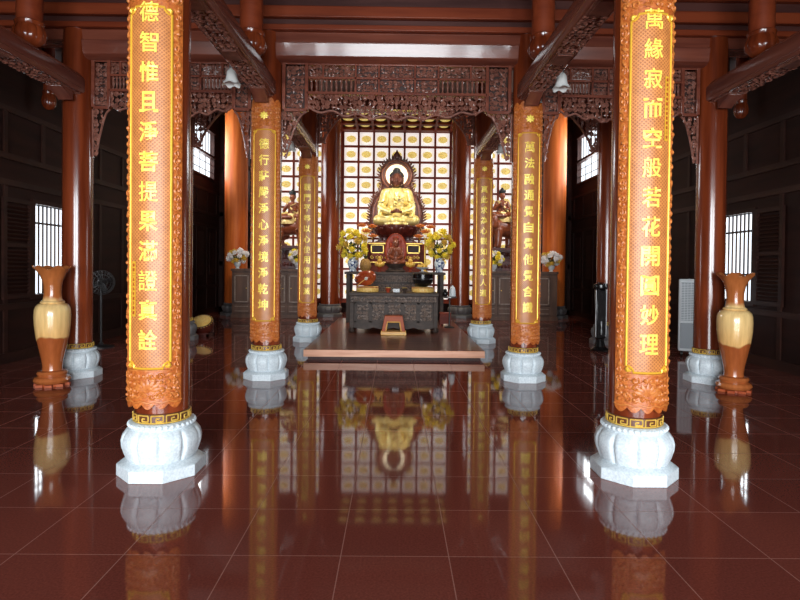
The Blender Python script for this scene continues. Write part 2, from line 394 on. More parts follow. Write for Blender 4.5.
    def big(p):                             # the head is broad and sits low on the shoulders
        def f(v): return (v[0]*1.16, v[1]*1.1, 1.3+(v[2]-1.3)*1.1-.045)
        if p[0] == 'e' and p[1][2] > 1.18: return ('e', f(p[1]), tuple(r*1.14 for r in p[2]))
        if p[0] == 'c' and p[1][2] > 1.25: return ('c', f(p[1]), p[2]*1.12, f(p[3]), p[4]*1.12)
        if p[0] == 'l' and p[1][0][2] > 1.25: return ('l', [f(q) for q in p[1]], p[2]*1.12)
        return p
    body = [big(p) for p in body]; hair = [big(p) for p in hair]
    return robe, body, hair

# ================================================================== THE ROOM
WX = 5.8
YB = 18.6
floor = struct('floor', MB().box(-6,6,-2.1,YB+.15,-.12,0), M['floor'])
struct('ceiling', MB().box(-6,6,-2.1,YB+.15,6.4,6.5), M['ceiling'])
def holed(axis0, a0, a1, z0, z1, t0, t1, holes, along='y'):
    mb = MB(); cuts = sorted({a0, a1, *[h[0] for h in holes], *[h[1] for h in holes]})
    for u, v in zip(cuts, cuts[1:]):
        hs = sorted([h for h in holes if h[0] <= u+1e-6 and h[1] >= v-1e-6], key=lambda h: h[2]); z = z0
        for h in hs + [(0,0,z1,z1)]:
            if h[2] > z+1e-6:
                if along == 'y': mb.box(t0, t1, u, v, z, h[2])
                else: mb.box(u, v, t0, t1, z, h[2])
            z = h[3]
    return mb
side_holes = [(9.1,10.2,1.0,2.45), (13.4,18.1,4.15,5.7), (9.35,10.3,4.78,5.2)]
struct('wall_left', holed(0,-2.1,YB,0,6.4,-WX-.14,-WX,side_holes), M['wall'])
struct('wall_right', holed(0,-2.1,YB,0,6.4,WX,WX+.14,side_holes), M['wall'])
struct('wall_back', MB().box(-6,6,YB,YB+.14,0,6.4), M['wall'])
struct('wall_front', holed(0,-6,6,0,6.4,-2.1,-1.95,[(-1.5,1.5,0,3.6),(-4.0,-2.0,0,3.4),(2.0,4.0,0,3.4)],'x'), M['wall'])
n = 1
for s in (-1, 1):
    mb = MB()
    def tb(y0, y1, z0, z1, d=.03):
        mb.box(s*WX, s*(WX-d), y0, y1, z0, z1)
    for z in (0.0, .8, 2.66, 3.05, 3.75): tb(-1.9, YB, z, z+(.16 if z == 0 else .09))
    for k in range(23):
        y = -1.5 + k*.9
        for z0, z1 in ((.16,.8),(.89,2.66),(3.14,3.75)):
            if z0 == .89 and 8.95 < y < 10.3: continue
            tb(y, y+.08, z0, z1, .024)
    for k in range(6): tb(12.4+k*1.05, 12.9+k*1.05, 1.2, 2.5, .02)
    struct('trim_%d' % n, mb, M['wall_trim']); n += 1
    # lower barred window
    w = MB()
    y0, y1, z0, z1 = side_holes[0]; x0, x1 = s*(WX-.04), s*(WX+.12)
    for a, b, c, d in ((y0-.07,y0,z0-.07,z1+.07),(y1,y1+.07,z0-.07,z1+.07),(y0,y1,z1,z1+.07),(y0,y1,z0-.07,z0)): w.box(x0, x1, a, b, c, d)
    for k in range(1, 10):
        yy = y0+(y1-y0)*k/10; w.lathe([(.014,0),(.014,z1-z0)], 8, (s*(WX+.05), yy, z0))
    for zz in (z0+.42, z0+1.14): w.box(s*(WX+.03), s*(WX+.07), y0, y1, zz, zz+.03)
    struct('window_%d' % (1 if s < 0 else 3), w, M['wall_trim'])
    # clerestory window with bars over a lattice
    w = MB(); y0, y1, z0, z1 = side_holes[1]; xx0, xx1 = s*(WX+.02), s*(WX+.036)
    for a, b, c, d in ((y0,y1,z1-.06,z1),(y0,y1,z0,z0+.06),(y0,y1,4.86,4.93)): w.box(s*(WX-.05), s*(WX+.1), a, b, c, d)
    for k in range(0, 20):
        yy = y0+(y1-y0)*k/19; w.box(xx0, xx1, yy-.011, yy+.011, 4.9, z1)
        if k % 2 == 0: w.box(xx0, xx1, yy-.009, yy+.009, z0, 4.9)
    for zz in (4.4, 4.64): w.box(xx0, xx1, y0, y1, zz, zz+.016)
    struct('window_%d' % (2 if s < 0 else 4), w, M['wall_trim'])
    w = MB(); y0, y1, z0, z1 = side_holes[2]
    for a, b, c, d in ((y0,y1,z1-.04,z1),(y0,y1,z0,z0+.04),(y0,y0+.04,z0,z1),(y1-.04,y1,z0,z1),((y0+y1)/2-.02,(y0+y1)/2+.02,z0,z1)): w.box(s*(WX-.03), s*(WX+.1), a, b, c, d)
    struct('window_%d' % (5 if s < 0 else 6), w, M['wall_trim'])
    # open louvred shutter lying against the wall beside the window
    t = thing('window_shutter', 'dark louvred shutter open on the wall beside the barred window, ' + ('behind vase by the fan' if s < 0 else 'on the air cooler side'), 'shutter', (s*(WX-.035), 8.68, .96))
    fb = MB()
    for a, b, c, d in ((-.33,-.26,0,1.52),(.26,.33,0,1.52),(-.26,.26,0,.07),(-.26,.26,1.45,1.52),(-.26,.26,.78,.84)): fb.box(-.02,.02,a,b,c,d)
    obj('shutter_frame', fb, M['wall_trim'], t)
    lb = MB()
    for k in range(22):
        z = .09+k*.0605
        if .74 < z < .85: continue
        lb.add([(-.015,-.26,z),(.015,-.26,z+.035),(.015,.26,z+.035),(-.015,.26,z),(-.015,-.26,z+.008),(.015,-.26,z+.043),(.015,.26,z+.043),(-.015,.26,z+.008)],
               [(0,1,2,3),(7,6,5,4),(0,4,5,1),(1,5,6,2),(2,6,7,3),(3,7,4,0)])
    obj('louvers', lb, M['wall_trim'], t)
bt = MB()
for z in (0, 1.5, 3.1, 4.6): bt.box(-5.76, 5.76, YB-.03, YB, z, z+.14)
for k in range(14): bt.box(-5.76+k*.88, -5.66+k*.88, YB-.03, YB, 0, 6)
struct('trim_3', bt, M['wall_trim'])

# ------------------------------------------------------------------ columns
def plinth_parts(t, scale=1.0, dark=False):
    gm = M['granite_dark'] if dark or scale > 1.1 else M['granite']
    r0 = .28*scale
    octo = [(r0/math.cos(PI/8)*math.cos(PI/8+k*PI/4), r0/math.cos(PI/8)*math.sin(PI/8+k*PI/4)) for k in range(8)]
    b = MB(); b.prism_z(octo, 0, .085); b.prism_z([(x*.99,y*.99) for x, y in octo], .085, .115, .86)
    pl = obj('plinth', b, gm, t, bevel=.005)
    prof = [(.2,.1),(.235,.115),(.243,.13),(.255,.165),(.268,.21),(.272,.25),(.262,.29),(.24,.322),(.218,.338),(.2,.342)]
    prof = [(r*scale, z) for r, z in prof]
    def mod(r, z, a, i):
        p = (a/(2*PI)*10) % 1; d = min(p, 1-p)
        w = math.sin(PI*min(1, max(0, (z-.1)/.25)))
        return r*(1 - .11*w*math.exp(-(d/.07)**2) + .012*w), z
    obj('lotus', MB().lathe(prof, 120, mod=mod), gm, pl)
    rg = MB(); rg.lathe([(.218*scale,.336),(.226*scale,.35),(.226*scale,.366),(.214*scale,.378),(.195*scale,.382)], 40)
    for k in range(36):
        a = 2*PI*k/36; rg.ball((.222*scale*math.cos(a), .222*scale*math.sin(a), .362), .015*scale, 6, 5)
    obj('beaded_ring', rg, gm, pl)
    return pl
def key_band(t, R_):
    kb = obj('key_band', MB().lathe([(R_+.001,.378),(R_+.008,.384),(R_+.008,.448),(R_+.001,.454)], 48, cap=False), M['bead_gold'], t)
    g = MB(); un = 12; r = R_+.0095
    def P(u, z): a = 2*PI*u/un; return (r*math.cos(a), r*math.sin(a), .386+z)
    for k in range(un):
        path = [(0,.004),(0,.056),(.8,.056),(.8,.016),(.34,.016),(.34,.036),(.56,.036)]
        for (u0, z0), (u1, z1) in zip(path, path[1:]):
            m = max(1, int(abs(u1-u0)/.2)); q = [P(k+u0+(u1-u0)*i/m, z0+(z1-z0)*i/m) for i in range(m+1)]
            g.tube(q, .0048, 4)
        q = [P(k+i*.25, .004) for i in range(5)]; g.tube(q, .0048, 4)
    obj('meander', g, M['gilt'], kb)
CR = .185
def make_column(x, y, label, group, zt, R_=CR, m='column', pl=1.0, band=True, dark=False):
    t = thing('column', label, 'column', (x, y, 0), 0, group)
    obj('shaft', MB().lathe([(R_*.97,.37),(R_,.5),(R_,2.5),(R_*.985,zt-.1),(R_*.95,zt)], 56), M[m], t)
    if band: key_band(t, R_)
    plinth_parts(t, pl, dark)
    return t
DRUM, COOL = 'on the gold-topped drum side', 'on the white air cooler side'
XI, XO = 1.74, 4.25
D1, D2, D3 = 4.13, 7.6, 11.35
XL1, XL2, XR1 = -1.69, -1.72, 1.77
c0 = make_column(XL1, D1, 'glossy red-brown front column on a granite lotus base ' + DRUM, 'carved hall columns', 4.575)
dup(c0, (XR1, D1, 0), 0, 'glossy red-brown front column on a granite lotus base ' + COOL)
for s in (-1, 1):
    sd = DRUM if s < 0 else COOL
    dup(c0, (XL2 if s < 0 else XI, D2, 0), 0, 'second nave column back under the carved transom, ' + sd)
    dup(c0, (s*XO, D2, 0), 0, 'bare red-brown column standing behind the tall wooden vase ' + sd)
    cdeep = (make_column(s*XO, D3, 'bare dark column deep in the aisle, second from the front, ' + sd, 'carved hall columns', 4.575, dark=True) if s < 0 else dup(cdeep, (s*XO, D3, 0), 0, 'bare dark column deep in the aisle, second from the front, ' + sd))
make3 = make_column(-XI, D3, 'third nave column back, at the corner of altar platform, ' + DRUM, 'carved hall columns', 6.38)
dup(make3, (XI, D3, 0), 0, 'third nave column back, at the corner of altar platform, ' + COOL)
c4 = make_column(-1.96, 17.0, 'thick column framing the gilded back screen ' + DRUM, 'columns before the back screens', 6.39, .29, 'column', 1.35, False)
dup(c4, (1.96, 17.0, 0), 0, 'thick column framing the gilded back screen ' + COOL)
c5 = make_column(-4.82, 17.15, 'thick orange-brown column behind the side altar cabinet ' + DRUM, 'columns before the back screens', 6.39, .34, 'column_pale', 1.5, False)
dup(c5, (4.82, 17.15, 0), 0, 'thick orange-brown column behind the side altar cabinet ' + COOL)

# ------------------------------------------------------------------ couplet boards
BR = .207; BT = .016
SM = BR*rad(59)
def bp(s, z, o=0.): a = s/BR; return ((BR+o)*math.sin(a), -(BR+o)*math.cos(a), z)
def scal(s, amp, k=5): return amp*abs(math.sin(PI*k*(s/SM+1)/2))
ZB0, ZB1, ZF0, ZF1, SF = .53, 3.62, .78, 3.27, BR*rad(38)
def board_mesh():
    mb = MB(); us = [-SM+2*SM*i/40 for i in range(41)]; zs = [ZB0, .56, .64, .8] + [.8+(3.4-.8)*i/12 for i in range(1, 13)] + [3.5, 3.62]
    def z_of(s, z):
        if z == ZB0: return z - scal(s, .035)
        if z == ZB1: return z + scal(s, .05) + .03*(1-abs(s)/SM)
        return z
    for o in (BT, 0.):
        mb.grid(lambda s, z: bp(s, z_of(s, z), o), us, zs, True)
    nu, nv = len(us), len(zs); b = nu*nv
    mb.f = mb.f[:(nu-1)*(nv-1)] + [q[::-1] for q in mb.f[(nu-1)*(nv-1):]]
    for i in range(nu-1):
        mb.f.append((i+1, i, b+i, b+i+1)); t = (nv-1)*nu; mb.f.append((t+i, t+i+1, b+t+i+1, b+t+i))
    for j in range(nv-1):
        mb.f.append((j*nu, (j+1)*nu, b+(j+1)*nu, b+j*nu)); e = nu-1
        mb.f.append(((j+1)*nu+e, j*nu+e, b+j*nu+e, b+(j+1)*nu+e))
    return mb.mesh('board')
def to_arc(mb, o0):
    mb.v = [bp(x, z, o0 - y) for x, y, z in mb.v]; return mb
board_me = board_mesh()
field_me = MB().grid(lambda s, z: bp(s, z, BT+.002), [-SF+2*SF*i/24 for i in range(25)], [ZF0+(ZF1-ZF0)*i/10 for i in range(11)], True).mesh('text_field')
def rounded_loop():
    pts = []; c = .045
    def arc(cx, cz, a0):
        for i in range(5):
            a = a0 - PI/2*i/4; pts.append((cx - c*math.cos(a), cz - c*math.sin(a)))
    # inward-notched corners
    for (sx, sz) in ((-1,1),(1,1),(1,-1),(-1,-1)):
        X = sx*SF; Z = ZF1 if sz > 0 else ZF0; cor = []
        for i in range(6):
            a = PI/2*i/5
            cor.append((X - sx*c*math.sin(a), Z - sz*c*math.cos(a)))
        if (sx, sz) in ((1,1),(-1,-1)): cor = cor[::-1]
        pts.extend(cor)
    out = []
    for (a, b) in zip(pts, pts[1:]+pts[:1]):
        L_ = math.hypot(b[0]-a[0], b[1]-a[1]); m = max(1, int(L_/.05))
        for i in range(m): out.append((a[0]+(b[0]-a[0])*i/m, a[1]+(b[1]-a[1])*i/m))
    return out
lp = rounded_loop()
fr_me = MB().tube([bp(s, z, BT+.004) for s, z in lp], .0085, 6, True).mesh('gilt_border')
corner_me = []
for sx in (-1, 1):                          # corner fret in the notches
    for zz in (ZF0+.012, ZF1-.012):
        cf = MB(); dz = .024 if zz < 1 else -.024
        cf.tube([bp(sx*(SF-.032), zz, BT+.004), bp(sx*(SF-.01), zz, BT+.006), bp(sx*(SF-.006), zz+dz*.3, BT+.006), bp(sx*(SF-.006), zz+dz, BT+.004)], [.008,.014,.014,.008], 6)
        corner_me.append(cf.mesh('corner_fret'))
vine_me = {s: to_arc(carve(min(s*(SF+.014), s*(SM-.008)), max(s*(SF+.014), s*(SM-.008)), .6, 3.58, .055, .006, 5+s), BT-.001).mesh('margin_carving') for s in (-1, 1)}
ap = to_arc(carve(-SM+.01, SM-.01, .56, .75, .052, .0065, 11), BT-.001)
for k in range(7):
    a = (k-3)*.42; ap.v.extend([]); q = MB(); leaf(q, .06*math.sin(a), .62+.05*math.cos(a), .045, .016, PI/2-a, -.004); ap.merge(to_arc(q, BT))
ap.tube([bp(-SF+2*SF*i/16, .765, BT+.003) for i in range(17)], .007, 5); ap.tube([bp(-SM+2*SM*i/20, .545+.006*math.cos(i*PI/2), BT+.002) for i in range(21)], .007, 5)
apron_me = ap.mesh('apron_carving')
cr = to_arc(carve(-SM+.02, SM-.02, 3.31, 3.58, .06, .008, 17), BT); crown_me = cr.mesh('crown_carving')
em = MB()
for k in range(8):
    a = k*PI/4; q = MB(); leaf(q, .028*math.cos(a), 3.45+.028*math.sin(a), .028, .014, a, -.012); em.merge(to_arc(q, BT))
q = MB(); q.ball((0,-.012,3.45), (.03,.014,.03), 10, 6); em.merge(to_arc(q, BT)); emblem_me = em.mesh('emblem')
_glyph = {}
def glyph(ch, w, h, curved=True):
    key = (ch, w, h)
    if key in _glyph: return _glyph[key]
    cu = bpy.data.curves.new('g', 'FONT'); cu.body = ch; cu.size = 1; cu.extrude = .02; cu.resolution_u = 4
    o = bpy.data.objects.new('g', cu); col.objects.link(o); bpy.context.view_layer.update()
    best = (-1, 0)                           # the boldest strokes that still leave the character whole
    for d in (0, .006, .012, .02):
        cu.offset = d; bpy.context.view_layer.update()
        tm = o.evaluated_get(bpy.context.evaluated_depsgraph_get()).to_mesh()
        ar = sum(f.area for f in tm.polygons if f.normal.z > .9)
        if ar > best[0]*1.02: best = (ar, d)
        else: break
    cu.offset = best[1]; bpy.context.view_layer.update()
    me = bpy.data.meshes.new_from_object(o.evaluated_get(bpy.context.evaluated_depsgraph_get()))
    bpy.data.objects.remove(o); bpy.data.curves.remove(cu)
    xs = [v.co.x for v in me.vertices]; ys = [v.co.y for v in me.vertices]; x0, x1, y0, y1 = min(xs), max(xs), min(ys), max(ys)
    sx = w/(x1-x0); sy = h/(y1-y0); sx = min(sx, sy*1.0) if (x1-x0) < .4*(y1-y0) else sx
    for v in me.vertices:
        x = (v.co.x-(x0+x1)/2)*sx; z = (v.co.y-(y0+y1)/2)*sy
        if curved: v.co = Vector(bp(x, z, BT+.006+v.co.z*.16))
        else: v.co = Vector((x, -v.co.z*.1, z))
    me.materials.clear(); me.materials.append(M['letter']); _glyph[key] = me
    return me
def couplet(x, y, text, label, ztop, pitch, side=None):
    t = thing('couplet_board', label, 'couplet board', (x, y, 0), 0, 'gilt couplet boards on the nave columns')
    bd = obj('board', board_me, M['board'], t)
    obj('text_field', field_me, M['trellis'], t)
    g = obj('gilt_border', fr_me, M['frame_line'], t); [obj('corner_fret', q, M['frame_line'], g) for q in corner_me]
    [obj('margin_carving', vine_me[q], M['board_carve'], t) for q in (-1, 1)]; obj('apron_carving', apron_me, M['board_carve'], t)
    c = obj('crown_carving', crown_me, M['board_carve'], t); obj('emblem', emblem_me, M['letter'], c)
    for i, ch in enumerate(text):
        obj('character', glyph(ch, .118, .14), M['letter'], t, (0, 0, ztop-i*pitch))
    if side:
        s0, zc, txt = side; n_ = len(txt); hh = n_*.033+.02
        sp_ = obj('signature_strip', MB().grid(lambda s, z: bp(s, z, BT+.006), [s0-.016, s0-.005, s0+.005, s0+.016], [zc-hh/2, zc, zc+hh/2]), M['frame_line'], t)
        for i, ch in enumerate(txt):
            o = obj('small_character', glyph(ch, .017, .022), M['board'], sp_, (0, 0, zc+hh/2-.026-i*.033))
            a = s0/BR; o.rotation_euler = (0,0,a); o.data = o.data.copy(); o.data.materials.clear(); o.data.materials.append(M['orange_wood'])
    return t
couplet(XL1-.012, D1, '德智惟且淨菩提果滿證真詮', 'gilt couplet board on the front column ' + DRUM + ', lowest characters 證真詮', 3.23, .2045, (-.1, 1.33, '佛曆二五五九年弟子敬獻'))
couplet(XR1, D1, '萬緣寂而空般若花開圓妙理', 'gilt couplet board on the front column ' + COOL + ', lowest characters 圓妙理', 3.23, .2045, (.1, 2.62, '佛弟子眾等一心恭敬供養三寶'))
couplet(XL2, D2, '德行莊嚴淨心淨境淨乾坤', 'gilt couplet board ending 淨乾坤 on the second nave column', 3.085, .2095)
couplet(XI, D2, '萬法融通覺自覺他覺含識', 'gilt couplet board ending 覺含識 on the second nave column', 3.085, .2095)
couplet(-XI, D3, '觀門平等以心使用修諸滅', 'gilt couplet board on the third nave column, beside the wooden fish end of altar', 3.05, .204)
couplet(XI, D3, '真此求為心觀如會眾人道', 'gilt couplet board on the third nave column, beside the black bowl end of altar', 3.05, .204)

# ------------------------------------------------------------------ beams
for s in (-1, 1):
    sd = DRUM if s < 0 else COOL
# stacked lintel over the second row of columns, up to the ceiling
lv = [(4.575,4.65,7.40,'lintel_red'),(4.65,4.75,7.48,'lintel_dark'),(4.75,4.9,7.42,'lintel_red'),(4.9,5.05,7.5,'lintel_dark'),(5.05,5.3,7.44,'lintel_red'),(5.3,6.4,7.52,'lintel_dark')]
nm = ['red-brown lintel beam directly above the column tops','thin dark lintel board between the two lower red-brown lintels','red-brown lintel beam above the thin dark board','dark lintel board under the uppermost red-brown lintel','uppermost red-brown lintel beam spanning the hall','dark boarded gable wall above the lintel stack']
for k, (a, b, y, m) in enumerate(lv):
    tag(obj('lintel_beam', MB().box(-WX+.002, WX-.002, y, 7.8, a, b), M[m], bevel=.012), nm[k], 'beam')
mb = MB().box(-WX+.002, WX-.002, 7.47, 7.78, 4.43, 4.575)
tag(obj('lintel_beam', mb, M['beam_x'], bevel=.01), 'dull red-brown lintel beam just above the pale shining tie beam', 'beam')
def tie_beam(x0, x1, y, label):
    prof = [(y-.08,4.2),(y-.155,4.25),(y-.2,4.41),(y-.15,4.43),(y+.15,4.43),(y+.15,4.2)]
    tag(obj('tie_beam', MB().prism_x(prof, x0, x1), M['beam_x'], bevel=.006), label, 'beam')
tie_beam(-XI+.15, XI-.15, D2, 'shining tie beam across the nave above the central carved transom')
tie_beam(-XO+.15, -XI-.15, D2, 'tie beam across the aisle ' + DRUM)
tie_beam(XI+.15, XO-.15, D2, 'tie beam across the aisle ' + COOL)

def transom(xc, hw, y, label, seed, drop=.3, zt=4.2):
    t = thing('carved_transom', label, 'carved transom', (xc, y, zt))
    k = hw/1.55
    def X(v): return v*k
    f = MB()
    f.box(-hw, hw, -.03, .03, -.02, 0)
    for xx in (1.2, 1.5):
        for s in (-1, 1): f.box(s*X(xx)-.022, s*X(xx)+.022, -.05, .05, -.62, 0)
    f.box(-X(1.2), X(1.2), -.04, .04, -.205, -.175); f.box(-X(1.2), X(1.2), -.05, .05, -.41, -.375)
    for xx in (.24, .55, .98):
        for s in (-1, 1): f.box(s*X(xx)-.014, s*X(xx)+.014, -.04, .04, -.38 if xx < .6 else -.18, 0)
    for s in (-1, 1):
        f.box(s*X(1.2), s*X(1.5), -.04, .04, -.64, -.6); f.box(s*X(1.22), s*X(1.48), -.04, .04, -.02, .0)
    obj('transom_frame', f, M['beam_x'], t, bevel=.004)
    spans = [(-1.18,-.995),(-.965,-.565),(-.535,-.255),(-.225,.225),(.255,.535),(.565,.965),(.995,1.18)]
    for i, (a, b) in enumerate(spans):
        p = carve(X(a), X(b), -.172, -.022, .05, .0085, seed+i, y=-.01)
        o = obj('carved_panel', p, M['carving'], t)
        if i in (2, 3, 4) or y > 10: obj('panel_back', MB().box(X(a), X(b), .005, .02, -.175, -.02), M['carving_back'], o)
    for i, (a, b) in enumerate([(-.535,-.255),(-.225,.225),(.255,.535)]):
        o = obj('carved_panel', carve(X(a), X(b), -.37, -.208, .055, .009, seed+20+i, y=-.01), M['carving'], t)
        obj('panel_back', MB().box(X(a), X(b), .005, .02, -.374, -.205), M['carving_back'], o)
    bal = MB().lathe([(.012,0),(.02,.012),(.009,.03),(.014,.07),(.019,.1),(.01,.14),(.02,.158),(.012,.17)], 10).mesh('baluster')
    for s in (-1, 1):
        for i in range(9):
            obj('baluster', bal, M['carving'], t, (s*X(.61+i*.066), 0, -.375))
    def ins(x, z):
        u = abs(x)/X(1.2); low = -.41 - drop*(.62 + .38*math.cos(u*PI*.5)) - .025*math.cos(u*PI*7)
        return z > low
    obj('carved_apron', carve(-X(1.2), X(1.2), -.41-drop-.03, -.41, .062, .0125, seed+40, ins, y=-.015), M['carving'], t)
    ap_ = MB(); pts = []
    for i in range(49):
        x = -X(1.2)+2*X(1.2)*i/48; u = abs(x)/X(1.2); pts.append((x, -.012, -.41 - drop*(.62+.38*math.cos(u*PI*.5)) - .025*math.cos(u*PI*7)))
    ap_.tube(pts, .016, 5); obj('apron_rim', ap_, M['carving'], t)
    for s in (-1, 1):
        a, b = sorted((s*X(1.23), s*X(1.47)))
        o = obj('side_panel', carve(a, b, -.59, -.03, .06, .011, seed+60+s, y=-.012), M['carving'], t)
        obj('panel_back', MB().box(a, b, .01, .025, -.6, -.03), M['carving_back'], o)
        def ins2(x, z, s=s):
            u = (hw-.03-abs(x))/(X(.31)); v = (-.64-z)/.62
            return u < 1.0 - .85*min(1, max(0, v))**.55
        a, b = sorted((s*(hw-.03), s*(hw-.03-X(.31))))
        br = carve(a, b, -1.26, -.64, .062, .012, seed+80+s, ins2, y=-.012)
        pts = []
        for i in range(15):
            v = i/14; pts.append((s*(hw-.03-X(.31)*(1-.85*v**.55)), -.01, -.64-.62*v))
        br.tube(pts, .014, 5); br.tube([(s*(hw-.015), 0, -.64), (s*(hw-.015), 0, -1.27)], .016, 5)
        obj('spandrel_bracket', br, M['carving'], t)
    return t
transom(0, XI-CR, D2, 'carved transom hanging over the nave in front of the seated golden figure', 100)
transom(-(XI+XO)/2, (XO-XI)/2-CR, D2, 'carved transom over the front of the aisle ' + DRUM, 200)
transom((XI+XO)/2, (XO-XI)/2-CR, D2, 'carved transom over the front of the aisle ' + COOL, 300)
def back_bracket(x, y, z, sgn, label, k=1.):
    t = thing('corner_bracket', label, 'bracket', (x, y, z)); t.scale = (k,k,k)
    def ins(a, b): return a*a*1.0 + 0 < 9 and (a < .75*(1-((.9-b)/.9))**1 + .08)
    m = carve(0, .75, 0, .9, .1, .02, 3, lambda a, b: a < .12+.63*(b/.9)**1.6)
    m.tube([(.12+.63*(i/12)**1.6, 0, .9*i/12) for i in range(13)], .025, 5); m.tube([(0,0,0),(0,0,.9)], .03, 5); m.tube([(0,0,.9),(.75,0,.9)], .03, 5)
    if sgn < 0: m.v = [(-p[0], p[1], p[2]) for p in m.v]; m.f = [q[::-1] for q in m.f]
    obj('bracket_carving', m, M['carving'], t)
for s in (-1, 1):
    sd = DRUM if s < 0 else COOL
    back_bracket(s*(XI-.2), D3, 3.95, -s, 'carved bracket on the nave side of third nave column ' + sd, .74)
    back_bracket(s*(XO-.2), D3, 3.85, -s, 'carved bracket on the bare inner aisle column ' + sd)
    back_bracket(s*(XI+.2), D3, 3.85, s, 'carved bracket reaching into the aisle from third nave column ' + sd)
    tag(obj('tie_beam', MB().box(s*(XI+.15), s*(XO-.15), D3-.1, D3+.1, 4.78, 5.0), M['beam_x'], bevel=.01), 'plain inner tie beam above the deep aisle brackets ' + sd, 'beam')

tag(obj('tie_beam', MB().box(-XI+.15, XI-.15, D3-.1, D3+.1, 4.63, 4.85), M['beam_x'], bevel=.01), 'plain tie beam across the nave over the altar table', 'beam')
def cross_beam(x, y0, y1, label):
    t = thing('cross_beam', label, 'beam', (x, y0, 3.73))
    L_ = y1-y0; w = .15; h = .26
    prof = [(-w+.02,0),(w-.02,0),(w,.03),(w,h-.07),(w-.05,h),(-w+.05,h),(-w,h-.07),(-w,.03)]
    obj('beam_body', MB().prism_y(prof, 0, L_), M['beam_y'], t, bevel=.008)
    n_ = int(L_/.062); c = carve(-w+.03, w-.03, 0, L_, .062, .0105, 9, lambda a, b: not (.34 < (b % 1.2)/1.2 < .62))
    c.v = [(p[0], p[2], p[1]-.002) for p in c.v]; c.f = [q[::-1] for q in c.f]
    for k in range(int(L_/1.2)+1):           # raised plain cartouches between the scroll fields
        a = 1.2*k+.42; b = min(L_, 1.2*k+.74)
        if a < L_-.1: c.box(-w+.05, w-.05, a, b, -.012, 0); c.box(-w+.075, w-.075, a+.03, b-.03, -.02, -.01)
    obj('soffit_carving', c, M['carving'], t)
    e = MB()
    for yy, sg in ((.2, 1), (L_-.2, -1)):
        e.prism_x([(yy-sg*.02, 0), (yy+sg*.24, 0), (yy+sg*.16, -.05), (yy+sg*.06, -.075), (yy-sg*.02, -.13)] if sg < 0 else
                  [(yy-.02,-.13),(yy+.06,-.075),(yy+.16,-.05),(yy+.24,0),(yy-.02,0)], -.09, .09)
    obj('end_corbel', e, M['beam_y'], t, bevel=.006)
    sd_ = MB()
    for s in (-1, 1):
        sd_.tube([(s*(w+.001),.1,.045),(s*(w+.001),L_-.1,.045)], .009, 5)
    obj('edge_bead', sd_, M['beam_y'], t)
    return t
for s in (-1, 1):
    sd = DRUM if s < 0 else COOL
    cross_beam(s*XI, D1+.1, D2-.1, 'carved beam running from front column to second nave column ' + sd)
    cross_beam(s*XI, D2+.1, D3-.1, 'carved beam running from second to third nave column ' + sd)
    cross_beam(s*XO, D1+.1, D2-.1, 'carved beam overhead in the aisle, meeting the column behind the vase ' + sd)
def lotus_post(x, y, z, label, zt=6.39):
    t = thing('lotus_post', label, 'post', (x, y, z), 0, 'short roof posts with lotus bulbs')
    def mod(r, zz, a, i): return (r*(1-.07*abs(math.cos(a*6))**6) if .02 < zz < .25 else r, zz)
    obj('lotus_bulb', MB().lathe([(.06,0),(.11,.02),(.165,.07),(.18,.13),(.17,.19),(.145,.24),(.15,.255),(.155,.28),(.13,.3)], 48, mod=mod), M['column'], t)
    obj('post', MB().lathe([(.135,.29),(.135,zt-z)], 32), M['lintel_red'], t)
    return t
for s in (-1, 1):
    sd = DRUM if s < 0 else COOL
    lotus_post(s*XI, 6.78, 3.99, 'lotus-footed roof post standing on the nave beam ' + sd)
    lotus_post(s*XO, 6.6, 3.99, 'lotus-footed roof post standing on the aisle beam ' + sd)
    lotus_post(s*5.55, 9.1, 3.95, 'slim lotus-footed post hanging beside the dark outer wall ' + sd).scale = (.6,.6,1)

# bell-shaped glass lamps on the beams
def lamp(x, y, sgn, label):
    t = thing('pendant_lamp', label, 'lamp', (x, y, 3.86))
    def mod(r, z, a, i): return (r*(1+.08*math.cos(6*a)*max(0, 1-abs(z+.2)/.06)), z-.012*math.cos(6*a)*max(0, 1-abs(z+.2)/.06))
    prof = [(.112,-.2),(.1,-.185),(.075,-.15),(.064,-.1),(.058,-.05),(.04,-.02),(.02,-.01)]
    m = MB().lathe(prof, 36, mod=mod, cap=False); m.lathe([(r*.93, z+.004) for r, z in prof][::-1], 36, mod=mod, cap=False)
    obj('glass_shade', m, M['white_glass'], t)
    obj('bulb', MB().ball((0,0,-.1), (.035,.035,.045), 12, 8), M['white_glass'], t)
    a = MB().lathe([(.022,-.02),(.03,0),(.03,.03),(.012,.04)], 16); a.tube([(0,0,.03),(0,0,.075),(-sgn*.03,0,.09),(-sgn*.075,0,.09)], .008, 8); a.box(-sgn*.07, -sgn*.085, -.03, .03, .05, .13)
    obj('bracket_arm', a, M['grey_metal'], t)
for s in (-1, 1):
    sd = DRUM if s < 0 else COOL
    lamp(s*(XI+.235), 6.8, s, 'white bell-shaped glass lamp on the front nave beam ' + sd)
    lamp(s*(XI+.235), 10.6, s, 'white bell glass lamp against the gilded side screen ' + sd)

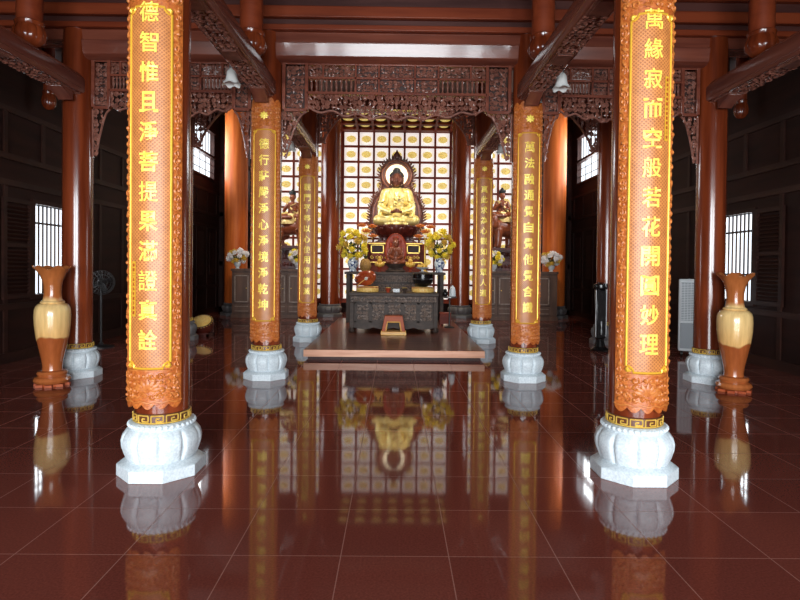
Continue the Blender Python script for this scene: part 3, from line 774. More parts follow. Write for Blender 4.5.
# ------------------------------------------------------------------ back screens of gilt medallions
def medal_mesh():
    mb = MB()
    mb.lathe([(.001,.0),(.09,0),(.15,.0),(.14,.018),(.1,.022),(.001,.024)], 24)
    for k in range(12):
        a = k*PI/6; leaf_ = MB(); leaf(leaf_, .125*math.cos(a), .125*math.sin(a), .045, .026, a, 0); mb.merge(leaf_, Matrix(((1,0,0,0),(0,0,1,0),(0,-1,0,.015),(0,0,0,1))))
    for k in range(7):
        a = k*2*PI/7+.2; mb.ball((.062*math.cos(a), .062*math.sin(a), .024), (.03,.03,.018), 8, 5)
    mb.ball((0,0,.03), (.045,.045,.03), 10, 6)
    mb.v = [(x*1.0, -z, y*.72) for x, y, z in mb.v]
    mb.f = [q for q in mb.f]
    return mb.mesh('gilt_medallion')
medal = medal_mesh(); PT = .494
def screen(x0, nx, nz, z0, y, label):
    w = nx*PT; t = thing('lattice_screen', label, 'screen', (x0+w/2, y, z0), 0, 'backlit lattice screens of gilt medallions')
    h = nz*PT
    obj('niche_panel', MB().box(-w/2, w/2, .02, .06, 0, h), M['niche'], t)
    la = MB()
    for i in range(nx+1): la.box(-w/2+i*PT-.034, -w/2+i*PT+.034, -.05, .02, 0, h)
    for j in range(nz+1): la.box(-w/2, w/2, -.045, .02, j*PT-.034, j*PT+.034)
    obj('lattice', la, M['altar_red'], t, bevel=.006)
    fr = MB()
    for s in (-1, 1): fr.box(s*(w/2+.03), s*(w/2+.15), -.09, .06, -.1, h+.12)
    fr.box(-w/2-.15, w/2+.15, -.09, .06, h+.03, h+.14)
    obj('screen_frame', fr, M['altar_red'], t, bevel=.01)
    lg = MB()
    for s in (-1, 1): lg.box(s*(w/2+.03), s*(w/2+.15), -.09, .06, -z0, -.1)
    lg.box(-w/2-.15, w/2+.15, -.06, .06, -.1, -.03)
    obj('leg', lg, M['altar_red'], t)
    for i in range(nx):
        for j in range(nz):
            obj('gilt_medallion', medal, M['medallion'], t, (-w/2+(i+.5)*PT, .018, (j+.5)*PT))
YS = 18.3
ZTOP = 5.87
screen(-3.5*PT+.02, 7, 11, ZTOP-11*PT, YS, 'large central lattice screen of gilt medallions behind the golden seated figure')
screen(-3.3-2*PT, 4, 11, ZTOP-11*PT, YS, 'narrow lattice screen of gilt medallions behind the mounted statue ' + DRUM)
screen(3.3-2*PT, 4, 11, ZTOP-11*PT, YS, 'narrow lattice screen of gilt medallions behind the mounted statue ' + COOL)
# flat coffered canopy
t = thing('coffered_canopy', 'coffered canopy of gilt dishes high above the golden seated figure', 'ceiling canopy', (0, 16.5, 6.1)); t.rotation_euler = (rad(-6),0,0)
cp = MB()
for i in range(8): cp.box(-3.5*PT+i*PT-.035, -3.5*PT+i*PT+.035, 0, 1.6, -.09, 0)
for j in range(4): cp.box(-3.5*PT, 3.5*PT, j*.52-.035, j*.56+.035, -.085, 0)
obj('coffer_grid', cp, M['altar_red'], t)
obj('coffer_panel', MB().box(-3.5*PT, 3.5*PT, -.03, 1.6, 0, .03), M['carving_back'], t)
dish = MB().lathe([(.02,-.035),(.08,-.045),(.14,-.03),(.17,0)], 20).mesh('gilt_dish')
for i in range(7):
    for j in range(3): obj('gilt_dish', dish, M['medallion'], t, (-3*PT+i*PT, .26+j*.52, -.002))  # dishes share the added glow, to look lit from below
tag(obj('header_beam', MB().box(-1.7, 1.7, 16.3, 16.46, 5.95, 6.38), M['beam_x'], bevel=.01), 'header beam along the front edge of gilt coffered canopy', 'beam')

# ------------------------------------------------------------------ altar platform and tables
PX = 1.455
t = thing('altar_platform', 'low polished wooden platform on the floor before the altar', 'platform', (0, 9.05, 0))
obj('deck', MB().box(-PX, PX, 0, 5.6, .05, .165), M['platform'], t, bevel=.012)
obj('front_edge', MB().box(-PX, PX, -.012, .006, .052, .163), M['platform_edge'], t, bevel=.004)
obj('plinth_base', MB().box(-PX+.06, PX-.06, .06, 5.55, 0, .05), M['carving_back'], t)
PZ = .165
t = thing('altar_table', 'grey-black carved altar table with five front panels holding the wooden fish', 'table', (-.02, 11.5, PZ))
hw, dp, hh = .9, .9, .805
obj('tabletop', MB().box(-hw-.02, hw+.02, -.02, dp, hh-.06, hh).box(-hw, hw, 0, dp-.02, hh-.2, hh-.06), M['ebony'], t, bevel=.008)
obj('carcass', MB().box(-hw+.05, hw-.05, .05, dp-.05, .12, hh-.2), M['ebony'], t)
for i in range(5):
    a = -hw+.1+i*.325; p = obj('carved_panel', carve(a+.04, a+.29, .24, .57, .065, .011, 500+i, y=-.006), M['ebony_carve'], t, (0,.042,0))
    fr = MB(); 
    for (x0, x1, z0, z1) in ((a, a+.03, .2, .61), (a+.3, a+.325, .2, .61), (a, a+.325, .2, .23), (a, a+.325, .58, .61)): fr.box(x0, x1, -.015, .01, z0, z1)
    obj('panel_frame', fr, M['ebony'], p)
for sx in (-1, 1):
    for yy in (.0, dp-.1):
        lg = MB().box(sx*(hw-.09), sx*hw, yy, yy+.09, .1, hh-.2); lg.lathe([(.05,0),(.065,.03),(.05,.07),(.045,.11)], 12, (sx*(hw-.045), yy+.045, 0))
        obj('leg', lg, M['ebony'], t, bevel=.006)
pr = [(-hw+.08,.2)] + [(-hw+.08+(2*hw-.16)*i/32, .1 - .035*abs(math.sin(i*PI/8)) ) for i in range(33)] + [(hw-.08,.2)]
obj('scalloped_apron', MB().prism_y(pr, .005, .04), M['ebony'], t)
obj('frieze_carving', carve(-hw+.03, hw-.03, hh-.19, hh-.07, .05, .008, 520, y=-.004), M['ebony_carve'], t)
TZ1 = PZ+hh
t = thing('offering_table', 'taller dark offering table behind the carved altar table, holding flower vases', 'table', (0, 13.4, PZ))
hw, dp, hh = 1.2, .95, 1.215
obj('tabletop', MB().box(-hw, hw, -.03, dp, hh-.06, hh), M['ebony'], t, bevel=.008)
obj('carcass', MB().box(-.66, .66, .04, dp-.05, .1, hh-.06), M['ebony'], t)
obj('frieze_carving', carve(-.64, .64, hh-.24, hh-.08, .055, .009, 530), M['ebony_carve'], t, (0,.035,0))
obj('carved_panel', carve(-.6, .6, hh-.5, hh-.28, .055, .009, 531), M['ebony_carve'], t, (0,.035,0))
rl = MB()
for z in (hh-.27, hh-.54): rl.box(-.67, .67, .02, .05, z, z+.025)
obj('rail', rl, M['ebony'], t)
for sx in (-1, 1):
    for yy in (.03, dp-.12): obj('leg', MB().box(sx*(hw-.13), sx*(hw-.04), yy, yy+.09, 0, hh-.06), M['ebony'], t, bevel=.006)
TZ2 = PZ+hh
# red altar with gilt-framed recesses, carrying the throne
t = thing('altar_cabinet', 'red-brown stepped altar with gilt-framed recesses under the golden seated figure', 'altar', (0, 14.75, 0))
ab = MB().box(-.66, .66, 0, .95, 0, 1.62); ab.box(-.7, .7, -.03, .95, 1.6, 1.66); ab.box(-.63,.63,.05,.95,1.66,2.1); ab.box(-.85,.85,.9,2.3,0,2.1); ab.box(-.72,.72,0,.95,2.08,2.15); ab.box(-.9,.9,.9,2.3,2.08,2.15)
obj('altar_body', ab, M['altar_red'], t, bevel=.01)
for s in (-1, 1):
    a, b = sorted((s*.3, s*.64)); g = MB()
    for (x0, x1, z0, z1) in ((a,b,1.86,1.885),(a,b,2.06,2.085),(a,a+.025,1.86,2.085),(b-.025,b,1.86,2.085)): g.box(x0, x1, .03, .06, z0, z1)
    o = obj('gilt_recess_frame', g, M['gilt'], t); obj('recess', MB().box(a+.02, b-.02, .043, .052, 1.88, 2.065), M['carving_back'], o)
g = MB().box(-.7,.7,-.036,-.028,1.61,1.635); g.box(-.72,.72,-.008,.0,2.1,2.125); obj('gilt_edge', g, M['gilt'], t)
fl = MB()
for k in range(-5, 6): spiral(fl, k*.12, 1.75, .05, PI/2, 1 if k % 2 else -1, .012, y=.045)
obj('scroll_carving', fl, M['gilt'], t)

# ------------------------------------------------------------------ golden seated figure
robe_p, body_p, hair_p = seated_prims()
robe_me = fuse(robe_p, .017, 3, 'robe'); body_me = fuse(body_p, .0095, 2, 'body'); hair_me = fuse(hair_p, .011, 1, 'hair')
body_me.materials.append(M['bronze']); robe_me.materials.append(M['gold_robe']); hair_me.materials.append(M['hair'])
YBd, ZBd = 16.25, 2.15
t = thing('seated_buddha_statue', 'golden-robed seated Buddha statue with dark face and flaming mandorla above the altar', 'statue', (.02, YBd, ZBd))
SZ = .53
obj('body', body_me, M['bronze'], t, (0,0,SZ)); obj('robe', robe_me, M['gold_robe'], t, (0,0,SZ)); obj('hair', hair_me, M['hair'], t, (0,0,SZ))
th = obj('lotus_throne', MB().lathe([(.55,0),(.62,.03),(.6,.08),(.48,.12),(.46,.18),(.55,.24),(.62,.36),(.64,.5),(.6,.535),(.01,.54)], 48), M['throne'], t)
for ring, (r, z, n_, tilt) in enumerate(((.58,.27,14,.5),(.62,.33,14,.35),(.5,.12,14,-.6))):
    mb = MB()
    for k in range(n_):
        a = 2*PI*(k+.5*(ring % 2))/n_
        Mx = Matrix.Translation((r*math.cos(a), r*math.sin(a), z)) @ Matrix.Rotation(a, 4, 'Z') @ Matrix.Rotation(tilt, 4, 'Y')
        q = MB(); q.ball((0,0,.08), (.03,.11,.13), 10, 7); mb.merge(q, Mx)
    obj('lotus_petals', mb, M['throne'], th)
# mandorla: head disc ring and body halo with flame edge
def ring_pts(cx, cz, rx, rz, a0, a1, n_): return [(cx+rx*math.cos(a0+(a1-a0)*i/n_), cz+rz*math.sin(a0+(a1-a0)*i/n_)) for i in range(n_+1)]
HC = 4.21-ZBd-.0; 
md = MB()
# solid back plate outline: body lobe + head lobe
body_loop = [(-.72,.32),(-.8,.7),(-.78,1.1),(-.66,1.42),(-.46,1.6)] + ring_pts(0,HC,.5,.5,rad(212),rad(-32),26) + [(.46,1.6),(.66,1.42),(.78,1.1),(.8,.7),(.72,.32)]
md.prism_y(body_loop[::-1], .02, .08)
mo = obj('mandorla', md, M['mandorla'], t, (0,.48,0))
fl = MB(); rr = random.Random(4)
for i, (a, b) in enumerate(zip(body_loop, body_loop[1:])):
    L_ = math.hypot(b[0]-a[0], b[1]-a[1]); m = max(1, round(L_/.075))
    for k in range(m):
        p = (a[0]+(b[0]-a[0])*(k+.5)/m, a[1]+(b[1]-a[1])*(k+.5)/m)
        nx, nz = (a[1]-b[1])/L_*-1, (b[0]-a[0])/L_*-1
        nx, nz = -nz_ if False else -(b[1]-a[1])/L_, (b[0]-a[0])/L_
        ang = math.atan2(nz+.55, nx)
        l = rr.uniform(.075,.115); leaf(fl, p[0]+nx*.03, p[1]+nz*.03, l, .032, ang, .03)
        spiral(fl, p[0]-nx*.03, p[1]-nz*.03, .045, ang, rr.choice((-1,1)), .014, y=.015)
leaf(fl, 0, HC+.62, .16, .06, PI/2, .03)
for s in (-1, 1): leaf(fl, s*.07, HC+.57, .12, .045, PI/2+s*.25, .03)
obj('flame_edge', fl, M['mandorla'], mo)
hr = MB()
for r_ in (.345, .43): hr.tube([(x, .005, z) for x, z in ring_pts(0,HC,r_,r_,0,2*PI,40)[:-1]], .022, 6, True)
for dx in (.0, .1):
    for s in (-1, 1): hr.tube([(s*(.62-dx), .005, .35),(s*(.68-dx), .005, .8),(s*(.65-dx), .005, 1.15),(s*(.52-dx), .005, 1.42),(s*(.36-dx*.6), .005, 1.58)], .02, 6)
obj('halo_ring', hr, M['mandorla_rim'], mo)
obj('halo_disc', MB().prism_y(ring_pts(0,HC,.325,.325,0,2*PI,40)[:-1], -.005, .02), M['halo'], mo)

# small red-wood seated figure before the altar
t = thing('shrine_figurine', 'small red-brown seated figurine with oval halo at the middle of offering table', 'figurine', (.01, 14.02, TZ2))
k = .38
for nm_, me_ in (('body', body_me), ('robe', robe_me), ('hair', hair_me)):
    m2 = me_.copy(); m2.transform(Matrix.Scale(k, 4)); m2.materials.clear(); m2.materials.append(M['statue_wood']); m2.name = nm_
    obj(nm_, m2, M['statue_wood'], t, (0,-.04,.2))
obj('pedestal', MB().lathe([(.24,0),(.25,.03),(.2,.06),(.17,.1),(.22,.16),(.25,.2),(.01,.2)], 28), M['ebony'], t)
ov = MB(); ov.prism_y([(.27*math.cos(a_/20*PI), .55+.42*math.sin(a_/20*PI)) for a_ in range(40)], .17, .2)
oh = obj('oval_halo', ov, M['red_lacquer'], t)
obj('halo_rim', MB().tube([(.26*math.cos(a_/20*PI), .165, .55+.41*math.sin(a_/20*PI)) for a_ in range(40)], .016, 6, True).merge(carve(-.17,.17,.55,.9,.08,.012,77,lambda a,b:(a/.2)**2+((b-.55)/.36)**2<1,y=.165)), M['red_lacquer'], oh)

# ------------------------------------------------------------------ flowers and offerings
bl = MB()
for ring, (r, z, n_, tl) in enumerate(((.03,.012,8,.2),(.024,.022,7,.7),(.014,.03,5,1.1))):
    for k in range(n_):
        a = 2*PI*k/n_+ring*.4; q = MB(); q.ball((.02,0,0), (.02,.011,.006), 6, 4)
        bl.merge(q, Matrix.Rotation(a, 4, 'Z') @ Matrix.Translation((r*.45,0,z)) @ Matrix.Rotation(-tl, 4, 'Y'))
bl.ball((0,0,.018), (.025,.025,.02), 8, 5)
mum_me = bl.mesh('blossom')
def bouquet(name, label, x, y, z, vase_prof, vase_mat, spread, height, n_, mats, size, seed, group=None, flat=1.):
    t = thing(name, label, 'flowers', (x, y, z), 0, group); r = random.Random(seed)
    obj('vase', MB().lathe(vase_prof, 28), vase_mat, t); zt = vase_prof[-1][1]
    st = MB(); lf = MB(); cz = zt + height*.5
    for i in range(n_):
        a = PI*(1+math.sqrt(5))*i; u = 1-2*(i+.5)/n_
        d = Vector((math.sqrt(1-u*u)*math.cos(a), math.sqrt(1-u*u)*math.sin(a)*.7*flat, u)); d *= r.uniform(.8, 1.05)
        p = Vector((d.x*spread, d.y*spread, cz+d.z*height*.5))
        st.tube([(0,0,zt-.05), (p.x*.3, p.y*.3, zt+(p.z-zt)*.5), p], .004, 4)
        me = [k for k in mats]; mm = me[i % len(me)]
        b = bpy.data.objects.new('blossom', blossoms(mm)); col.objects.link(b); b.parent = t; b.location = p
        s = size*r.uniform(.8, 1.2)/.045; b.scale = (s,s,s); b.rotation_euler = d.to_track_quat('Z','Y').to_euler()
        for q in range(2):
            e = p*r.uniform(.6,.95); e.z = zt+(p.z-zt)*r.uniform(.5,.9)
            w = MB(); leaf(w, 0, 0, .06*spread/.3, .022*spread/.3, r.uniform(0,2*PI)); lf.merge(w, Matrix.Translation(e) @ Matrix.Rotation(r.uniform(0,6), 4, 'Z'))
    s_ = obj('stems', st, M['leaf'], t); obj('leaves', lf, M['leaf'], s_)
    return t
_bm = {}
def blossoms(mm):
    if mm not in _bm:
        m = mum_me.copy(); m.materials.clear(); m.materials.append(M[mm]); _bm[mm] = m
    return _bm[mm]
vp = [(.08,0),(.09,.015),(.075,.04),(.11,.12),(.135,.2),(.12,.27),(.08,.31),(.1,.345)]
bouquet('flower_vase', 'blue-and-white vase of yellow chrysanthemums behind the wooden fish', -1.02, 13.65, TZ2, vp, M['porcelain'], .27, .6, 30, ['yellow_flower','yellow_flower','gold_flower'], .085, 1, 'chrysanthemum vases on the offering table', .55)
bouquet('flower_vase', 'blue-and-white vase of yellow chrysanthemums behind the black bowl', 1.07, 13.65, TZ2, vp, M['porcelain'], .27, .58, 30, ['yellow_flower','yellow_flower','gold_flower'], .085, 2, 'chrysanthemum vases on the offering table', .55)
def cone_offering(x, label):
    t = thing('offering_cup', label, 'offering', (x, 13.75, TZ2), 0, 'golden cone offerings')
    obj('cup', MB().lathe([(.05,0),(.055,.012),(.025,.03),(.022,.06),(.06,.1),(.07,.13),(.06,.135),(.01,.12)], 20), M['red_lacquer'], t)
    for k, (dx, dy, dz, r_) in enumerate(((-.06,0,.19,.06),(.06,0,.19,.06),(0,-.05,.17,.06),(0,.05,.2,.06),(0,0,.27,.058),(0,0,.345,.035))):
        obj('golden_bloom', MB().ball((0,0,0), r_, 12, 8), M['fruit_gold'], t, (dx,dy,dz))
cone_offering(-.38, 'golden tiered cone in a red cup, on the wooden fish side of the figurine')
cone_offering(.37, 'golden tiered cone in a red cup, on the black bowl side of the figurine')
t = thing('pineapple', 'brown-gold pineapple-shaped offering behind the wooden fish', 'fruit', (-.71, 13.5, TZ2))
obj('fruit_body', MB().lathe([(.07,0),(.11,.05),(.135,.13),(.13,.2),(.1,.28),(.05,.31)], 24, mod=lambda r,z,a,i:(r*(1+.05*math.cos(8*a+i*PI)), z)), M['pineapple'], t)
lv_ = MB()
for k in range(12):
    a = k*2.4; lv_.tube([(0,0,.29),(.03*math.cos(a),.03*math.sin(a),.36),(.07*math.cos(a),.07*math.sin(a),.42-.004*k)], [.016,.013,.002], 4)
obj('fruit_crown', lv_, M['leaf'], t)
t = thing('fruit_dish', 'footed dish of golden fruit behind the black bowl', 'dish', (.66, 13.65, TZ2))
obj('dish', MB().lathe([(.08,0),(.09,.012),(.03,.03),(.03,.06),(.13,.09),(.17,.12),(.16,.122),(.02,.08)], 28), M['white_vase'], t)
for k in range(7):
    a = k*PI/3; rr_ = .0855 if k < 6 else 0
    tag(obj('fruit', MB().ball((0,0,0), .042, 12, 8), M['fruit_gold'], None, (.66+rr_*math.cos(a), 13.65+rr_*math.sin(a), TZ2+.146 if k < 6 else TZ2+.186)),
        'golden fruit heaped in the footed dish behind the black bowl', 'fruit', 'golden fruit in the footed dish')
def lotus_lamp(x, y, label, flip):
    t = thing('lotus_lamp', label, 'lamp', (x, y, TZ2), 0, 'orange lotus lamps')
    s = MB().lathe([(.09,0),(.095,.015),(.03,.04),(.02,.08),(.018,.8),(.03,.83)], 16)
    for dx, dz in ((-.16,.86),(.16,.86),(-.12,1.12),(.14,1.1),(.0,.98)): s.tube([(0,0,.78),(dx*.6,0,dz-.1),(dx,0,dz)], .009, 6)
    obj('stand', s, M['gilt'], t)
    q = MB()
    for ring in range(3):
        for k in range(8):
            a = 2*PI*k/8+ring*.4; w = MB(); w.ball((0,0,.035), (.008,.022,.04), 6, 5)
            q.merge(w, Matrix.Rotation(a, 4, 'Z') @ Matrix.Translation((.02+.014*ring,0,0)) @ Matrix.Rotation(.25+.35*ring, 4, 'Y'))
    me = q.mesh('lotus_flower')
    for dx, dz in ((-.16,.86),(.16,.86),(-.12,1.12),(.14,1.1),(0,.98)): obj('lotus_flower', me, M['orange_glass'], t, (dx,0,dz)).scale = (1.25,1.25,1.25)
lotus_lamp(-.72, 14.12, 'stand of orange lotus lamps beside the altar, on the wooden fish side', 1)
lotus_lamp(.74, 14.12, 'stand of orange lotus lamps beside the altar, on the black bowl side', -1)

# ------------------------------------------------------------------ on the carved altar table
def round_cushion(x, y, z, r, label, h=.125):
    def mod(rr, zz, a, i): return rr*(1+.015*math.cos(16*a)), zz
    t = thing('round_cushion', label, 'cushion', (x, y, z), 0, 'gold brocade cushions')
    obj('cushion_body', MB().lathe([(r*.9,0),(r*.98,.012),(r,h*.5),(r*.96,h-.012),(r*.6,h-.004),(.01,h-.02)], 48, mod=mod), M['cushion_gold'], t)
    obj('piping', MB().tube([(r*.985*math.cos(a*PI/20), r*.985*math.sin(a*PI/20), h*.8) for a in range(40)], .008, 5, True), M['orange_wood'], t)
FX, FY = -.6, 11.95
round_cushion(FX+.02, FY, TZ1, .235, 'gold brocade cushion under the wooden fish')
round_cushion(.59, FY, TZ1, .235, 'gold brocade cushion under the black singing bowl')
fz = TZ1+.126
t = thing('wooden_fish', 'red-brown wooden fish drum on a gold cushion on the altar table', 'wooden fish', (FX, FY, fz))
def fish_mod(r, z, a, i): return r, z
fb = MB(); us = [2*PI*i/32 for i in range(33)]
def fishp(a, b):
    x = .2*math.cos(b)*math.cos(a); y = .17*math.cos(b)*math.sin(a); z = .165*math.sin(b)+.165
    x -= .05*max(0, -math.cos(a))*math.cos(b)*(1-math.sin(b)); z += .03*max(0, math.cos(a))*math.cos(b)
    return x, y, max(.0, z)
fb.grid(fishp, us, [-PI/2+PI*j/16 for j in range(17)])
obj('fish_body', fb, M['fish_wood'], t)
sl = MB(); sl.tube([(-.21+.0*i,-.175*math.sin(i*PI/14),.09+.005*i) if False else fishp(PI+.0+ (i-7)*.11, -.25) for i in range(15)], .012, 6)
obj('mouth_slot', sl, M['black'], t)
sc_ = MB()
for s in (-1, 1): spiral(sc_, .05, .19, .07, 0, s, .014, y=-.165*1.0)
sc_.tube([fishp(-PI/2+.9-.12*i, .5-.02*i) for i in range(12)], .012, 6); sc_.tube([fishp(-PI/2+.6-.1*i, .05+.05*i) for i in range(10)], .012, 6)
sc_.ball(fishp(-PI/2-.35, .22), .022, 10, 6)
obj('scale_carving', sc_, M['orange_wood'], t)
t = thing('wooden_mallet', 'pale-headed mallet leaning on the wooden fish', 'mallet', (FX-.15, FY-.2, TZ1+.125))
a_, b_ = Vector((-.04,-.012,.012)), Vector((.15,-.03,.16))
obj('handle', MB().tube([a_, a_.lerp(b_,.5), b_], .009, 8), M['honey'], t); obj('mallet_head', MB().ball(b_, (.035,.035,.035), 12, 8), M['ivory'], t)
t = thing('singing_bowl', 'black singing bowl on a gold cushion on the altar table', 'bowl', (.59, FY, fz))
obj('bowl', MB().lathe([(.09,0),(.15,.02),(.2,.08),(.218,.16),(.21,.235),(.215,.265),(.2,.268),(.19,.23),(.195,.15),(.15,.06),(.01,.04)], 40), M['black'], t)
rb = MB(); rb.tube([(.219*math.cos(a*PI/20), .219*math.sin(a*PI/20), .16) for a in range(40)], .006, 5, True)
obj('bowl_ring', rb, M['grey_metal'], t)
t = thing('name_card', 'little white card with dark writing at the middle of carved altar table', 'card', (.03, 11.6, TZ1))
obj('card', MB().box(-.065,.065,-.006,.006,.012,.085), M['white_sign'], t); obj('card_foot', MB().box(-.04,.04,-.025,.025,0,.014), M['ebony'], t)
obj('card_writing', MB().box(-.045,-.01,-.008,-.006,.035,.06).box(.005,.045,-.008,-.006,.035,.06), M['black'], t)
for x, m, lb in ((-.14,'red_lacquer','small reddish cup beside the white card on altar table'),(.2,'ebony','small dark incense pot on the black bowl side of the white card')):
    t = thing('cup' if m != 'ebony' else 'incense_pot', lb, 'cup' if m != 'ebony' else 'incense pot', (x, 11.66, TZ1))
    obj('cup_bowl' if m != 'ebony' else 'pot_body', MB().lathe([(.03,0),(.035,.01),(.03,.03),(.05,.06),(.055,.1),(.045,.102),(.04,.06),(.01,.04)], 20), M[m], t)
    obj('rim', MB().tube([(.051*math.cos(a*PI/10), .051*math.sin(a*PI/10), .101) for a in range(20)], .005, 5, True), M['gilt'], t)
# honey-coloured arched kneeling stand in front of the table
t = thing('prayer_stand', 'orange and honey-coloured arched wooden stand on the platform before the carved table', 'stand', (-.02, 11.15, PZ))
obj('foot_board', MB().box(-.25,.25,-.14,.16,0,.075), M['honey'], t, bevel=.01)
out = [(-.23,.075),(-.175,.38),(.175,.38),(.23,.075),(.15,.075),(.12,.26),(-.12,.26),(-.15,.075)]
obj('arch', MB().prism_y(out, -.12, .12), M['orange_wood'], t, bevel=.008)
obj('arch_edge', MB().tube([(-.15,-.125,.08),(-.12,-.125,.26),(.12,-.125,.26),(.15,-.125,.08)], .016, 6), M['honey'], t)
# small side stand with a white kettle
t = thing('side_stand', 'small dark round side stand at the black bowl end of the altar table', 'stand', (1.22, 12.55, PZ))
obj('stand_top', MB().lathe([(.15,.66),(.16,.67),(.16,.69),(.01,.695)], 24), M['grey_metal'], t)
obj('stand_pole', MB().lathe([(.12,0),(.11,.02),(.02,.04),(.016,.3),(.016,.66)], 16), M['black_plastic'], t)
t = thing('kettle', 'small white kettle on the dark side stand', 'kettle', (1.28, 12.53, PZ+.696), rad(60))
obj('kettle_body', MB().lathe([(.06,0),(.075,.02),(.07,.12),(.05,.2),(.02,.225),(.012,.24)], 20), M['white_plastic'], t)
obj('spout', MB().tube([(.06,0,.08),(.1,0,.13),(.115,0,.18)], [.018,.013,.009], 8), M['white_plastic'], t)
obj('handle', MB().tube([(-.055,0,.18),(-.11,0,.17),(-.115,0,.09),(-.07,0,.05)], .009, 8), M['grey_plastic'], t)
t = thing('jar', 'dark round jar beside the white kettle', 'jar', (1.12, 12.58, PZ+.694))
obj('jar_body', MB().lathe([(.04,0),(.06,.03),(.062,.09),(.04,.13),(.042,.14)], 18), M['black'], t); obj('lid', MB().lathe([(.044,.14),(.03,.16),(.008,.165),(.01,.18)], 14), M['black'], t)
t = thing('low_stool', 'small dark red stool on the platform under the side stand end', 'stool', (1.16, 13.0, PZ))
obj('seat', MB().box(-.13,.13,-.13,.13,.26,.3), M['altar_red'], t, bevel=.008)
for a in (-1, 1):
    for b in (-1, 1): obj('leg', MB().box(a*.11-.015, a*.11+.015, b*.11-.015, b*.11+.015, 0, .26), M['altar_red'], t)
obj('stool_panel', MB().box(-.1,.1,-.1,.1,.05,.26), M['altar_red'], t)

# ------------------------------------------------------------------ side altars
CZ = 1.41
def cabinet(s):
    sd = DRUM if s < 0 else COOL
    t = thing('side_altar_cabinet', 'long grey-brown side altar cabinet under the mounted statue ' + sd, 'cabinet', (s*3.5, 16.05, 0))
    hw = 1.16
    obj('carcass', MB().box(-hw+.03, hw-.03, .03, .68, .1, CZ-.07), M['cabinet'], t)
    obj('worktop', MB().box(-hw, hw, 0, .7, CZ-.07, CZ), M['cabinet'], t, bevel=.008)
    obj('foot_rail', MB().box(-hw, hw, .01, .69, 0, .11), M['cabinet'], t, bevel=.008)
    for i in range(4):
        a = -hw+.07+i*.515
        d = obj('door', MB().box(a, a+.48, .0, .03, .42, CZ-.14), M['cabinet'], t, bevel=.006)
        f = MB()
        for (x0,x1,z0,z1) in ((a+.04,a+.44,.46,.49),(a+.04,a+.44,CZ-.21,CZ-.18),(a+.04,a+.07,.46,CZ-.18),(a+.41,a+.44,.46,CZ-.18)): f.box(x0,x1,-.012,.0,z0,z1)
        obj('door_moulding', f, M['ebony_carve'], d)
        obj('knob', MB().ball((a+(.38 if i % 2 == 0 else .1), -.015, .86), .014, 8, 6), M['gilt'], d)
        w = obj('drawer', MB().box(a, a+.48, .0, .03, .16, .39), M['cabinet'], t, bevel=.006)
        obj('drawer_moulding', MB().box(a+.05,a+.43,-.008,.0,.2,.215).box(a+.05,a+.43,-.008,.0,.335,.35), M['ebony_carve'], w)
for s in (-1, 1): cabinet(s)

# mounted bodhisattva statues
def rider_prims():
    P = [('c',(0,0,.1),.14,(0,0,.36),.13), ('c',(-.13,0,.42),.075,(.13,0,.42),.075), ('c',(0,0,.44),.05,(0,-.01,.56),.047), ('e',(0,-.015,.64),(.085,.09,.11)),
         ('c',(0,-.1,.66),.008,(0,-.112,.62),.012), ('e',(0,-.098,.585),(.022,.012,.006)), ('e',(0,-.085,.56),(.025,.02,.018)), ('e',(-.088,0,.63),(.012,.02,.035)), ('e',(.088,0,.63),(.012,.02,.035)),
         ('e',(-.032,-.092,.65),(.018,.009,.007)), ('e',(.032,-.092,.65),(.018,.009,.007)),
         ('c',(.16,0,.4),.06,(.24,-.03,.2),.05), ('c',(.24,-.03,.2),.05,(.1,-.16,.24),.035), ('c',(-.16,0,.4),.06,(-.25,-.04,.24),.05), ('c',(-.25,-.04,.24),.05,(-.12,-.16,.36),.035),
         ('e',(.07,-.18,.25),(.04,.022,.03)), ('e',(-.1,-.18,.39),(.022,.03,.045)),
         ('c',(-.08,0,.06),.11,(-.3,-.14,.06),.085), ('c',(-.3,-.14,.04),.08,(.02,-.24,.03),.06),
         ('c',(.08,0,.06),.11,(.24,-.2,.06),.09), ('c',(.24,-.2,.04),.075,(.24,-.26,-.28),.055), ('e',(.24,-.32,-.34),(.045,.1,.035))]
    for s in (-1, 1):
        for k in range(4): P.append(('l', [(s*.09,-.18,.25 if s > 0 else .41), (s*.09-s*.02*k+.01,-.2,.3-.01*k if s < 0 else .235), (s*.06-s*.018*k,-.205,.46-.012*k if s < 0 else .225)], .011))
    return P
rider_me = fuse(rider_prims(), .011, 3, 'body'); rider_me.materials.append(M['statue_wood'])
